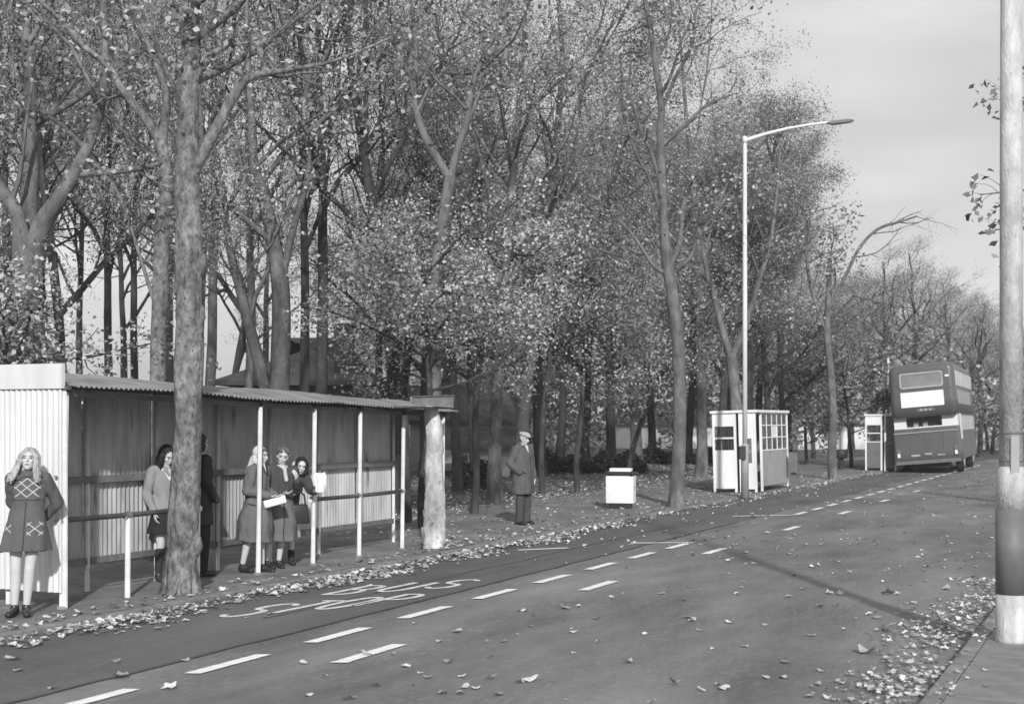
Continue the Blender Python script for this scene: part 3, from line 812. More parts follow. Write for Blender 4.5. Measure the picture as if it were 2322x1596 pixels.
class Tree:
    def __init__(s, seed):
        s.rg = np.random.default_rng(seed); s.G = Geo(); s.tw = []      # tw: leaf centres
    def grow(s, p, d, ln, r, lev, n=(0, 6, 5, 0), trop=0.05, wob=0.16, keep=1.0):
        rg = s.rg; ns = (7, 6, 5, 3)[lev]
        pts = [np.array(p, dtype=float)]; cur = unit(np.array(d, dtype=float))
        for i in range(ns):
            cur = unit(cur + rg.normal(0, wob, 3) + np.array((0, 0, trop)))
            pts.append(pts[-1] + cur * ln / ns)
        rad = np.linspace(r, r * (0.5, 0.35, 0.3, 0.35)[lev], ns + 1)
        tube(s.G, pts, rad, (10, 7, 5, 3)[lev])
        s.spawn(np.array(pts), rad, ln, lev, n, trop, wob, keep)
    def spawn(s, pts, rad, ln, lev, n=(0, 6, 5, 0), trop=0.05, wob=0.16, keep=1.0, t0=0.25):
        rg = s.rg
        if lev >= 3:
            for t in (0.35, 0.7, 1.0):
                if rg.random() < keep: s.tw.append(interp(pts, t)[0])
            return
        if lev == 2 and rg.random() < keep: s.tw.append(pts[-1])
        m = n[lev]
        for j in range(m):
            t = t0 + (1 - t0) * (j + rg.random()) / m
            q, d = interp(pts, min(t, 1.0))
            rr = np.interp(t, np.linspace(0, 1, len(rad)), rad)
            s.grow(q, side_dir(rg, d, rg.uniform(0.5, 1.15)), ln * rg.uniform(0.38, 0.62) * (1.15 - 0.45 * t) * (1.0, 1.0, 0.9)[lev], max(rr * rg.uniform(0.42, 0.62), 0.006), lev + 1, n, trop, wob, keep)
    def limb(s, pts, rad, k=10, rough=0.0, seed=0.0, sub=4):
        pts = np.array([tuple(p) for p in pts], dtype=float); rad = np.array(rad, dtype=float)
        # smooth resample
        m = (len(pts) - 1) * sub + 1
        u = np.linspace(0, len(pts) - 1, m); q = np.zeros((m, 3)); i = np.minimum(u.astype(int), len(pts) - 2); f = u - i
        P0 = pts[np.maximum(i - 1, 0)]; P1 = pts[i]; P2 = pts[i + 1]; P3 = pts[np.minimum(i + 2, len(pts) - 1)]
        f3 = f[:, None]
        q = 0.5 * (2 * P1 + (P2 - P0) * f3 + (2 * P0 - 5 * P1 + 4 * P2 - P3) * f3 ** 2 + (3 * P1 - P0 - 3 * P2 + P3) * f3 ** 3)
        rr = np.interp(u, np.arange(len(pts)), rad)
        tube(s.G, q, rr, k, rough=rough, seed=seed)
        return q, rr
    def leaves(s, per, size, sigma, name='crown', flat=0.25):
        rg = s.rg
        c = np.array(s.tw)
        if len(c) == 0: return None
        c = np.repeat(c, per, axis=0)
        n = len(c)
        c = c + rg.normal(0, sigma, (n, 3)) * np.array((1, 1, 0.8))
        u = rg.normal(size=(n, 3)); u[:, 2] *= 0.7; u /= np.linalg.norm(u, axis=1, keepdims=True)
        w = rg.normal(size=(n, 3)) + np.array((0, 0, flat)); w -= u * np.sum(u * w, axis=1, keepdims=True); w /= np.linalg.norm(w, axis=1, keepdims=True)
        v = np.cross(u, w)
        sz = (size * rg.uniform(0.6, 1.35, n))[:, None]
        q = np.stack([c - u * sz * 0.5, c + v * sz * 0.34 + w * sz * 0.14, c + u * sz * 0.5, c - v * sz * 0.34 + w * sz * 0.14], axis=1).reshape(-1, 3)
        G = Geo(); G.add(q, np.arange(4 * n).reshape(-1, 4))
        return G.mesh(name)

def tree_object(name, loc, T, bark, leaf_me, leafm, label, group=None, rz=0.0, cat='tree'):
    root = empty(name, loc, rz, label, cat, group)
    link('trunk', T.G.mesh('trunk', smooth=True), bark, root)
    if leaf_me is not None:
        link('crown', leaf_me, leafm, root)
    return root
def rel(root, q): return Vector(q) - Vector(root)

def hero(name, base, Z, trunk, limbs, bark, leafm, label, per=14, size=0.10, sigma=0.28, keep=1.0, rough=0.07, k=20, seed=1, n=(0, 5, 4, 0), crown_from=0.55, trunk_kids=7, klen=3.2, sub=6, extra=None, flare=1.35, wob=0.16):
    """trunk / limbs given as (px, py, half width px[, depth offset]) at depth Z"""
    T = Tree(seed); sc = Z / FPX
    def conv(L): return [rel(base, AT(q[0], q[1], Z + (q[3] if len(q) > 3 else 0))) for q in L], [q[2] * sc for q in L]
    P, R = conv(trunk)
    P = [Vector((0, 0, -0.08)), Vector((0, 0, 0.12))] + P
    R = [R[0] * flare, R[0] * (0.5 + flare * 0.5)] + R
    q, rr = T.limb(P, R, k, rough, seed * 1.7, sub)
    if trunk_kids:
        L = len(q); T.spawn(q[int(L * crown_from):], rr[int(L * crown_from):], klen * 2, 0, (trunk_kids,) + n[1:], 0.06, wob, keep, 0.05)
    for lb in limbs:
        bare = isinstance(lb, tuple)
        pts = lb[0] if bare else lb
        P, R = conv(pts); a, b = T.limb(P, R, max(7, k // 2), rough * 0.6, seed + 3, 4)
        ln = sum((Vector(x) - Vector(y)).length for x, y in zip(P, P[1:]))
        T.spawn(a, b, ln, 1, n, 0.05, wob, keep * (lb[1] if bare else 1.0), 0.3)
    if extra: extra(T, conv)
    lm = T.leaves(per, size, sigma)
    return tree_object(name, base, T, bark, lm, leafm, label)

# the big tree in front of the shelter, lumpy bark
b1 = PX(410, 1345, PZ)
def lumps(T, conv):
    for px, py, r in ((464, 600, 12), (458, 715, 13), (449, 1235, 15), (458, 765, 9), (398, 560, 9), (444, 1010, 10), (447, 1130, 9), (396, 900, 8), (452, 880, 9)):
        sg = 1 if px > 425 else -1
        P, R = conv([(px - 20 * sg, py - 34, r * 0.9), (px - 11 * sg, py - 14, r * 1.3), (px - 9 * sg, py + 4, r * 1.4), (px - 13 * sg, py + 18, r * 1.2), (px - 21 * sg, py + 36, r * 0.8)])
        tube(T.G, np.array([tuple(x) for x in P]), R, 10, rough=0.15, seed=px)
    for a in (200, 250, 300, 340, 30):
        d = Vector((math.cos(math.radians(a)), math.sin(math.radians(a)), 0))
        tube(T.G, np.array([tuple(d * 0.06 + Vector((0, 0, 0.5))), tuple(d * 0.11 + Vector((0, 0, 0.22))), tuple(d * 0.19 + Vector((0, 0, 0.03))), tuple(d * 0.27 + Vector((0, 0, -0.08)))]), [0.10, 0.095, 0.06, 0.03], 9, rough=0.2, seed=a)
t1 = hero('roadside_tree', b1, b1.y, [(414, 1200, 32), (424, 1060, 31), (428, 900, 30), (428, 720, 31), (428, 560, 29), (424, 420, 26), (424, 300, 24), (430, 180, 21), (434, 60, 18), (438, -120, 15), (436, -400, 10)],
    [[(440, 390, 13), (480, 310, 13), (530, 220, 11), (568, 175, 9), (650, 160, 6, 0.3), (760, 138, 4, 0.8), (900, 80, 2.5, 1.2)], [(448, 170, 9), (480, 125, 7), (520, 95, 6), (535, 20, 4), (560, -120, 3)],
     [(420, 300, 6), (395, 200, 5, -.3), (360, 120, 4, -.4), (345, 0, 3, -.5)]],
    MT['barkn'], MT['leaf'], 'stout grey tree with knobbly trunk in front of the bus shelter', per=5, size=0.085, sigma=0.3, rough=0.13, k=36, seed=11, extra=lumps, crown_from=0.72, trunk_kids=6, sub=12, flare=1.12)
# its thinner neighbour behind the shelter
Z = 18.6; b2 = Vector(((356 - W_ / 2) * Z / FPX, Z, 0.04))
t2 = hero('woodland_tree', b2, Z, [(358, 1000, 18), (358, 840, 18), (362, 700, 18), (366, 560, 17), (374, 450, 16), (378, 380, 16)],
    [[(378, 385, 14), (362, 320, 12), (330, 270, 10), (275, 200, 9), (245, 150, 8), (195, 110, 7), (150, 60, 6), (95, 5, 5), (30, -80, 3)], [(374, 372, 10), (370, 300, 11), (378, 230, 9), (362, 165, 7), (340, 110, 6), (312, 50, 4), (290, -40, 3)],
     [(352, 690, 5), (320, 590, 4), (285, 480, 3), (250, 400, 2)]],
    MT['barkn'], MT['leaf'], 'slender forked tree just behind the roof of the corrugated shelter', per=5, size=0.085, sigma=0.3, k=16, seed=12, trunk_kids=0, rough=0.05)
# pale tree at the far end of the shelter
b3 = PX(985, 1241, PZ)
def burr(T, conv):
    for px, py, r in ((970, 1170, 9), (996, 1160, 12), (998, 1130, 9), (966, 1210, 9), (990, 1200, 10), (978, 1150, 10)):
        P, R = conv([(px - 3, py - 16, r), (px, py, r * 1.2), (px, py + 18, r)])
        tube(T.G, np.array([tuple(x) for x in P]), R, 10, rough=0.3, seed=px)
t3 = hero('dead_tree_stump', b3, b3.y, [(984, 1190, 22), (987, 1120, 23), (984, 1050, 21), (986, 990, 20), (979, 945, 18), (977, 920, 15), (978, 908, 11)],
    [], MT['barkp'], MT['leaf'], 'pale bleached dead trunk propping the far end of the shelter roof', per=9, k=30, seed=13, trunk_kids=0, rough=0.2, sub=12, extra=burr, flare=1.2)
Z = 24.5; b3b = Vector(((986 - W_ / 2) * Z / FPX, Z, 0.04))
hero('woodland_tree', b3b, Z, [(984, 1000, 17), (984, 900, 17), (984, 800, 16), (984, 690, 15), (992, 580, 15), (1008, 480, 14), (1022, 400, 13)],
    [[(1020, 405, 11), (985, 350, 10), (955, 290, 9), (938, 220, 8), (944, 120, 6), (930, 0, 4), (900, -150, 3)], [(1022, 400, 11), (1040, 330, 9), (1058, 280, 8), (1070, 200, 7), (1100, 120, 6), (1140, 40, 4), (1180, -100, 3)],
     [(1050, 300, 6), (1080, 230, 4), (1125, 90, 4), (1135, 0, 3)]],
    MT['bark'], MT['leaf'], 'tree with a pale Y shaped fork high above the shelter roof end', per=10, size=0.09, sigma=0.34, k=14, seed=14, trunk_kids=0, rough=0.06)
# tall bare-limbed tree beyond the litter bin
b5 = PX(1534, 1148, PZ)
t5 = hero('roadside_tree', b5, b5.y, [(1536, 1090, 16), (1540, 1000, 15.5), (1541, 900, 15), (1538, 780, 14.5), (1526, 680, 14), (1512, 590, 12), (1505, 500, 10.5), (1500, 400, 9.5), (1497, 300, 8.5), (1500, 240, 8), (1488, 160, 7), (1478, 80, 6), (1462, 0, 5), (1445, -120, 4)],
    [([(1510, 620, 6), (1480, 600, 5), (1440, 540, 4), (1400, 500, 3), (1370, 510, 2)], .5), ([(1520, 600, 7), (1540, 560, 7), (1548, 480, 6), (1560, 420, 5)], .5), ([(1535, 610, 6), (1568, 580, 5), (1582, 520, 4), (1592, 470, 3)], .5),
     ([(1498, 420, 5), (1478, 350, 4), (1455, 300, 4), (1440, 250, 3), (1420, 200, 2)], .6), ([(1498, 480, 5), (1470, 400, 4), (1435, 330, 3), (1408, 200, 2)], .5),
     ([(1500, 250, 5), (1530, 180, 4), (1570, 100, 4), (1580, 20, 3), (1640, -60, 2)], .7), ([(1502, 330, 4), (1560, 280, 4), (1600, 240, 3), (1660, 215, 2)], .7)],
    MT['bark'], MT['leaf'], 'tall bare limbed roadside tree between the litter bin and the lamp post', per=6, size=0.10, sigma=0.3, k=16, seed=15, trunk_kids=5, keep=0.55, crown_from=0.7, klen=2.2, rough=0.05)
# forked tree beside the slim lamp post
b6 = PX(1676, 1112, PZ)
t6 = hero('roadside_tree', b6, b6.y, [(1674, 1040, 13), (1670, 940, 12.5), (1664, 860, 13), (1658, 800, 12)],
    [([(1654, 800, 9), (1625, 700, 7), (1600, 600, 6), (1590, 540, 4), (1570, 440, 3)], .6), ([(1664, 800, 9), (1690, 740, 8), (1720, 640, 6), (1745, 560, 5), (1760, 450, 4), (1770, 330, 2)], .8)],
    MT['bark'], MT['leaf'], 'low forked tree right beside the slim lamp post and glazed shelter', per=9, size=0.11, sigma=0.35, k=14, seed=16, trunk_kids=0, rough=0.05)
# slim leaning tree near the bus with a bleached broken top
b7 = PX(1889, 1086, PZ)
t7 = hero('roadside_tree', b7, b7.y, [(1887, 1030, 10), (1889, 940, 9.5), (1884, 850, 8.5), (1876, 760, 8), (1878, 680, 6.5), (1882, 590, 5)],
    [([(1876, 760, 5), (1850, 690, 4), (1830, 600, 3.5), (1830, 500, 3)], .7), ([(1880, 700, 4), (1920, 620, 4), (1950, 560, 3.5), (1990, 520, 3.5), (2035, 505, 2.5), (2080, 490, 1.6)], 0.0)],
    MT['bark'], MT['leaf'], 'slim leaning tree with a broken bleached top left of the bus', per=8, size=0.12, sigma=0.35, k=12, seed=17, trunk_kids=2, keep=0.6, crown_from=0.75, klen=1.6, rough=0.04)
# thick dark forked tree at the left edge
Z = 19.8; b9 = Vector(((66 - W_ / 2) * Z / FPX, Z, 0.04))
t9 = hero('woodland_tree', b9, Z, [(66, 1000, 37), (66, 840, 36), (64, 700, 35), (64, 600, 34), (66, 540, 34)],
    [[(76, 560, 22), (100, 500, 21), (140, 440, 18), (170, 390, 16), (200, 330, 13), (225, 250, 12), (240, 150, 10), (235, 0, 8), (240, -160, 5)], [(52, 560, 20), (42, 500, 18), (30, 470, 16), (-10, 400, 13), (-40, 250, 9), (-60, 50, 5)],
     [(66, 545, 20, .3), (64, 470, 20, .4), (70, 380, 19, .5), (66, 300, 17, .5), (70, 200, 15, .5), (60, 100, 12, .5), (66, -50, 9, .5), (70, -200, 5, .5)]],
    MT['bark'], MT['leaf'], 'thick dark trunked forked tree above the white end wall', per=6, size=0.09, sigma=0.34, k=18, seed=19, trunk_kids=0, rough=0.08)
# V-shaped pair of trunks over the middle of the shelter roof
Z = 26.0; b11 = Vector(((622 - W_ / 2) * Z / FPX, Z, 0.04))
t11 = hero('woodland_tree', b11, Z, [(620, 1020, 32), (618, 900, 30)],
    [[(632, 900, 24), (636, 800, 22), (638, 700, 21), (632, 620, 20), (615, 520, 16), (590, 420, 14), (575, 380, 12), (570, 250, 9), (560, 100, 6), (560, -60, 4)], [(606, 900, 15), (590, 830, 14), (565, 740, 13), (545, 660, 11), (520, 560, 8), (505, 420, 6), (480, 300, 4)],
     [(636, 640, 9), (670, 500, 8), (700, 380, 7), (690, 240, 6), (720, 100, 4)]],
    MT['bark'], MT['leaf'], 'dark tree splitting low into a wide V behind the shelter roof', per=9, size=0.095, sigma=0.36, k=16, seed=21, trunk_kids=0, rough=0.06)

# ------------------------------------------------------------------ generic wood: a few grown kinds, then copies
def make_kind(seed, H, r0, fork, per, size, sigma, bark, leafm, n=(0, 6, 5, 0), limbs=6, keep=1.0, lean=0.0, spread=0.55, bare=False):
    T = Tree(seed); rg = T.rg
    pts = [np.array((0, 0, -0.1))]; d = unit(np.array((lean, 0, 1.0)))
    ns = 9
    for i in range(ns):
        d = unit(d + rg.normal(0, 0.05, 3) + np.array((0, 0, 0.08))); pts.append(pts[-1] + d * H * 0.72 / ns)
    q, rr = T.limb(pts, np.linspace(r0, r0 * 0.4, ns + 1) * np.array([1.3] + [1] * ns), 11, 0.05, seed, 3)
    m = len(q)
    for j in range(limbs):
        t = fork + (1 - fork) * (j + 0.6 * rg.random()) / limbs
        p, dd = interp(q, min(t, 1)); rad = np.interp(t, np.linspace(0, 1, m), rr)
        az = j * 2.4 + rg.uniform(-0.5, 0.5); a = rg.uniform(0.6, 1.2) * spread * 1.3
        dv = unit(np.array((math.cos(az) * math.sin(a), math.sin(az) * math.sin(a), math.cos(a))))
        T.grow(p, dv, H * rg.uniform(0.30, 0.44) * (1.12 - 0.35 * t), rad * rg.uniform(0.5, 0.75), 1, n, 0.06, 0.15, keep)
    T.grow(q[-1], d, H * 0.3, rr[-1], 1, n, 0.08, 0.13, keep)
    lm = T.leaves(per, size, sigma)
    root = empty('woodland_tree'); link('trunk', T.G.mesh('trunk', True), bark, root)
    if lm: link('crown', lm, leafm, root)
    return root
K = [make_kind(31, 15, 0.20, 0.38, 68, 0.068, 0.25, MT['barkd'], MT['leaf'], keep=0.52),
     make_kind(32, 16, 0.20, 0.48, 62, 0.068, 0.25, MT['bark'], MT['leaf'], limbs=7, keep=0.52),
     make_kind(33, 14, 0.20, 0.34, 100, 0.066, 0.28, MT['barkd'], MT['leafd'], limbs=7, keep=0.62),
     make_kind(34, 15, 0.20, 0.56, 38, 0.066, 0.23, MT['barkd'], MT['leaf'], limbs=8, keep=0.45),
     make_kind(35, 15, 0.20, 0.40, 62, 0.068, 0.25, MT['bark'], MT['leafb'], limbs=6, keep=0.52)]
used = [False] * 5
def plant(kind, px, Z, r, H, label, group, base_py=None, rz=None, name='woodland_tree'):
    X = (px - W_ / 2) * Z / FPX
    k = K[kind]
    if used[kind]: k = copy_tree(k)
    used[kind] = True
    k.name = name
    k.location = (X, Z, 0.0); s = H / 15.0
    k.rotation_euler = (0, 0, rz if rz is not None else rng.uniform(0, 6.28))
    sx = (r / 0.20) if r else s
    sx = max(min(sx, s * 1.45), s * 0.7)
    k.scale = (sx, sx, s)
    return tag(k, label, 'tree', group)
L_left = 'dark woodland tree rising over the corrugated roof left of the pale tree'
L_mid = 'far woodland tree beyond the low hedge between stump and litter bin'
L_right = 'woodland tree in the mass behind the tall lamp post'
L_far = 'distant tree on the skyline behind the bus'
gl, gm, gr, gf = 'trees behind the corrugated shelter', 'trees behind the man in the cap', 'trees behind the slim lamp post', 'skyline trees behind the bus'
for kd, px, Z, r, H in [(2, 150, 24, .12, 13), (3, 693, 31, .14, 15), (3, 737, 29, .16, 15), (3, 240, 30, .10, 13), (3, 300, 36, .12, 14), (0, -60, 30, .2, 15), (3, 20, 38, .2, 15), (1, 470, 33, .15, 16), (0, 520, 56, .2, 13), (3, 180, 45, .15, 15),
                        (3, 380, 48, .2, 15), (3, 600, 60, .2, 15), (1, 900, 48, .2, 12.5), (3, 860, 31, .09, 12), (4, 560, 36, .15, 16), (3, 80, 52, .2, 16), (3, 280, 58, .2, 15), (4, 430, 27, .12, 14), (0, 900, 38, .16, 11), (2, 960, 46, .16, 12)]:
    plant(kd, px, Z, r, H, L_left, gl)
MID = [(0, 903, 1165, .17, 15, 'straight dark trunk behind the last posts of the corrugated shelter'), (1, 1122, 1143, .17, 14, 'mottled trunk on the path edge left of the man in the cap'), (2, 1038, 1115, .15, 14, 'dark trunk just right of the bleached dead stump'), (0, 1076, 1110, .12, 15, 'thin dark trunk between the stump and the mottled trunk'), (1, 1178, 1128, .18, 15, 'grey trunk directly behind the man in the cap'),
       (2, 1226, 1078, .25, 14, 'dark trunk a little right of the man in the cap'), (0, 1322, 1047, .32, 15.5, 'broad dark trunk rising from the low hedge'), (2, 1385, 1062, .22, 16, 'trunk standing directly behind the white litter bin'), (1, 1442, 1066, .25, 16, 'grey trunk just right of the white litter bin'),
       (0, 1270, 1058, .2, 14, L_mid), (4, 1000, 1062, .2, 12, L_mid), (0, 1150, 1044, .25, 14, L_mid), (2, 1060, 1050, .25, 13, L_mid), (0, 1480, 1050, .2, 16, L_mid)]
for kd, px, py, r, H, lab in MID:
    plant(kd, px, 1.95 * FPX / (py - HOR), r, H, lab, gm)
for kd, px, py, r, H in [(1, 1590, 1084, .2, 15), (2, 1560, 1050, .2, 16.5), (2, 1640, 1060, .2, 16), (2, 1690, 1066, .2, 14.5), (2, 1745, 1062, .16, 13), (2, 1630, 1078, .17, 13.5), (2, 1715, 1052, .18, 15.5), (2, 1775, 1056, .15, 11.5), (2, 1705, 1045, .2, 16), (0, 1790, 1048, .14, 10.5), (1, 1660, 1040, .2, 18), (2, 1590, 1036, .22, 19), (0, 1845, 1040, .12, 8.5)]:
    plant(kd, px, 1.95 * FPX / (py - HOR), r, H, L_right, gr)
for kd, px, Z, r, H in [(3, 2075, 88, .35, 13), (3, 2150, 96, .3, 12), (0, 1975, 100, .3, 12), (1, 2240, 105, .3, 10.5), (3, 2010, 84, .3, 12), (2, 2340, 100, .3, 10), (2, 1930, 92, .3, 12.5), (0, 2120, 120, .3, 13), (1, 2060, 118, .3, 13), (2, 2290, 125, .3, 12), (0, 2190, 130, .3, 12), (3, 2222, 74, .2, 8.5), (0, 2250, 80, .2, 7), (2, 2275, 84, .2, 6.5), (3, 2206, 84, .2, 8), (2, 2240, 90, .2, 6.0)]:
    plant(kd, px, Z, r, H, L_far, gf, name='far_tree')
for i, u in enumerate(used):
    assert u
# brighter low leafy trees in front of the wood
def young(px, Z, ztop, seed, per, label, leafm, spread=1.8, zc=None, size=0.078, lo=0.5):
    T = Tree(seed); rg = T.rg
    X = (px - W_ / 2) * Z / FPX
    H = ztop
    pts = [np.array((0, 0, -0.1))]; d = np.array((0.05, 0, 1.0))
    for i in range(6):
        d = unit(d + rg.normal(0, 0.09, 3)); pts.append(pts[-1] + d * H * 0.8 / 6)
    q, rr = T.limb(pts, np.linspace(0.09, 0.03, 7), 9, 0.05, seed, 3)
    m = len(q)
    for j in range(15):
        t = lo + (1 - lo) * (j + rg.random()) / 15
        p, dd = interp(q, min(t, 1)); az = j * 2.4; a = rg.uniform(0.8, 1.35)
        T.grow(p, (math.cos(az) * math.sin(a), math.sin(az) * math.sin(a), math.cos(a)), spread * rg.uniform(0.45, 1.75) * (1.1 - 0.5 * abs(t - 0.5)), 0.03, 2, (0, 0, 8, 0), 0.0, 0.24, 0.6)
    lm = T.leaves(int(per * 1.5), size * 0.95, 0.19, flat=0.9)
    return tree_object('young_tree', (X, Z, 0.03), T, MT['barkd'], lm, leafm, label)
young(958, 24.2, 6.2, 51, 34, 'young leafy tree with bright leaves over the shelter roof end', MT['leafb'], 2.1)
young(925, 25.5, 7.0, 52, 24, 'young leafy tree spreading beside the bungalow chimney', MT['leafb'], 1.5, lo=0.68)
young(1075, 28, 7.4, 53, 30, 'young bright leaved tree above the mottled trunk left of the man', MT['leafb'], 1.9)
young(1310, 36, 7.6, 54, 32, 'leafy young tree with drooping sprays behind the litter bin', MT['leafb'], 2.6, size=0.09)
young(1420, 41, 8.0, 55, 28, 'shaded young tree left of the bare limbed tree', MT['leaf'], 2.4, size=0.09)
young(1230, 35, 9.2, 56, 30, 'taller young tree directly behind the man in the cap', MT['leaf'], 2.4, size=0.09)
young(-30, 18.0, 4.6, 57, 14, 'low leafy sapling at the left edge over the white wall', MT['leafb'], 1.4)
young(1930, 56, 5.2, 58, 16, 'low spreading evergreen with layered sprays left of the bus', MT['leafd'], 3.2, size=0.16, lo=0.35)
young(1830, 60, 5.0, 59, 12, 'rounded shrub like tree between the glazed shelter and the bus', MT['leaf'], 2.4, size=0.16, lo=0.25)
# overhanging tree just outside the right edge: only spray tips reach the picture
T = Tree(61)
bR = Vector((13.2, 22.5, 0.09))
T.limb([(0, 0, -0.2), (0, 0, 2.0), (0.1, 0, 4.5), (0, 0.1, 7.0), (0.1, 0, 10)], [0.3, 0.25, 0.2, 0.15, 0.06], 12, 0.05, 3, 4)
for zz, ex, ez in ((4.4, -5.3, 1.4), (5.9, -4.9, 1.5), (4.0, -5.0, 1.2)):
    q, rr = T.limb([(0, 0, zz), (ex * 0.4, -0.1, zz + ez * 0.6), (ex * 0.75, -0.1, zz + ez), (ex, -0.15, zz + ez * 0.95)], [0.08, 0.05, 0.03, 0.008], 6, 0, 0, 3)
    T.spawn(q, rr, 1.6, 2, (0, 0, 7, 0), -0.02, 0.2, 0.7, 0.75)
tree_object('overhanging_tree', bR, T, MT['bark'], T.leaves(3, 0.13, 0.12), MT['leafd'], 'dark leaf sprays of a tree reaching in behind the banded lamp post')
# low dark hedge between the trunks
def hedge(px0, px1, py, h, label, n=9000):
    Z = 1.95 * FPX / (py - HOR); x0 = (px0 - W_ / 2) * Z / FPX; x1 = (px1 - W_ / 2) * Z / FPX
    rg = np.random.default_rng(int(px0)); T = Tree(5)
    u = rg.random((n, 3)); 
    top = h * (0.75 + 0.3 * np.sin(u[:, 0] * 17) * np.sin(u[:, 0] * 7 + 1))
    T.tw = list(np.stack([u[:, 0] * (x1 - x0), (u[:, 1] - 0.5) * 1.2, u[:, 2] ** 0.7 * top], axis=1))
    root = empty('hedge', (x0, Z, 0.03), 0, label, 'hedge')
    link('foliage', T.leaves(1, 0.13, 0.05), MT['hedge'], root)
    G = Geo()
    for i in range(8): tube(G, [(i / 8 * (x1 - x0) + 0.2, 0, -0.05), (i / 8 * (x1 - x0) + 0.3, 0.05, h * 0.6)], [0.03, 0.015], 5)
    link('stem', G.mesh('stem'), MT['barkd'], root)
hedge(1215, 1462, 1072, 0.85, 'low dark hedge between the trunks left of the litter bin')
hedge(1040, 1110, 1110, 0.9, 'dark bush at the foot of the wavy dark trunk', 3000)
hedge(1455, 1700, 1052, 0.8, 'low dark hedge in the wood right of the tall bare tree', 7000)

# the wood closing the view beyond the trunks, one mass
rg = np.random.default_rng(77)
C = []
for i in range(190):
    px = rg.uniform(860, 2420); Z = rg.uniform(66, 100)
    if 1180 < px < 1560 and rg.random() < 0.45: Z = rg.uniform(60, 75)
    h = rg.uniform(1.0, 6.5) if px < 1960 else rg.uniform(0.8, 4.0)
    c = np.array(((px - W_ / 2) * Z / FPX, Z, h))
    m = 330
    C.append(c + rg.normal(0, 1, (m, 3)) * np.array((1.3, 1.0, 0.95)) * rg.uniform(0.6, 1.2))
C = np.concatenate(C); C = C[C[:, 2] > 0.15]
pxs = C[:, 0] / C[:, 1] * FPX + W_ / 2                      # low gaps where the white cottages show
gap = np.zeros(len(C), dtype=bool)
for a, b in ((1565, 1625), (1815, 1860), (1900, 1960), (2208, 2262), (1395, 1470)): gap |= (pxs > a) & (pxs < b) & (C[:, 2] < 1.9)
C = C[~gap]
T = Tree(9); T.tw = list(C)
fw = link('far_wood', T.leaves(1, 0.24, 0.05), MT['leaf'], None)
tag(fw, 'mass of far bushes and branches closing the view behind the trunks', 'woodland', kind='stuff')
# ------------------------------------------------------------------ fallen leaves
def leaf_shape(kind, rg):
    """centre + rim, returns (n,3) with unit length about 1"""
    if kind == 0:   # lobed
        a = np.linspace(0, 2 * math.pi, 10, endpoint=False); r = np.array((0.55, 0.34, 0.52, 0.30, 0.40, 0.22, 0.40, 0.30, 0.52, 0.34))
    elif kind == 1: # oval
        a = np.linspace(0, 2 * math.pi, 10, endpoint=False); r = 0.28 + 0.24 * np.abs(np.cos(a)) ** 1.5
    else:
        a = np.linspace(0, 2 * math.pi, 10, endpoint=False); r = rg.uniform(0.28, 0.52, 10)
    return np.concatenate([[(0, 0, 0)], np.stack([np.cos(a) * r, np.sin(a) * r, 0 * a], 1)])
LF = np.array([[0, 1 + i, 1 + (i + 1) % 10] for i in range(10)])
def leaf_verts(rg, size, tilt, curl):
    v = leaf_shape(rg.integers(0, 3), rg) * size * rg.uniform(0.7, 1.25)
    a = rg.uniform(0, math.pi)
    x = v[:, 0] * math.cos(a) + v[:, 1] * math.sin(a)
    v[:, 2] = curl * x * x / size * rg.uniform(0.3, 1.6) + 0.04 * size * rg.normal(size=len(v))
    R = Euler((rg.normal(0, tilt), rg.normal(0, tilt), rg.uniform(0, 6.28))).to_matrix()
    v = v @ np.array(R).T
    v[:, 2] -= v[:, 2].min()
    return v
def litter_mesh(points, size, tilt, curl, seed):
    rg = np.random.default_rng(seed); G = Geo()
    for p in points:
        v = leaf_verts(rg, size, tilt, curl); v += np.array(p); G.add(v, LF)
    return G.mesh('leaf_litter')
rg = np.random.default_rng(3)
def drift(s0, s1, n, rc, w, z, hump):
    out = []
    for i in range(n):
        s = s0 + (s1 - s0) * rg.random() ** 0.9
        dens = 0.5 + 0.5 * math.sin(s * 1.9 + 1.3 * math.sin(s * 0.7))
        if rg.random() > 0.22 + 0.78 * dens: continue
        r = rc + rg.normal(0, w) * (0.7 + 0.5 * dens)
        h = hump * rg.random() * math.exp(-((r - rc) / w) ** 2)
        p = SR(s, r, z + h); out.append(tuple(p))
    return out
pts = [p for p in drift(8.6, 24, 4300, -9.13, 0.19, 0.012, 0.03)] + drift(22, 60, 2600, -9.2, 0.15, 0.012, 0.03)
tag(link('leaf_drift', litter_mesh(pts, 0.078, 0.2, 0.8, 4), MT['fallen']), 'pale dead leaves heaped along the left kerb', 'leaves', kind='stuff')
pts = drift(7.0, 17.5, 1900, -1.62, 0.22, 0.012, 0.035) + drift(8.0, 22, 220, -1.3, 0.12, 0.10, 0.02) + drift(9.8, 13.5, 300, -1.85, 0.22, 0.012, 0.05)
tag(link('leaf_drift', litter_mesh(pts, 0.056, 0.2, 0.8, 5), MT['fallen']), 'dead leaves piled against the right kerb round the banded lamp post', 'leaves', kind='stuff')
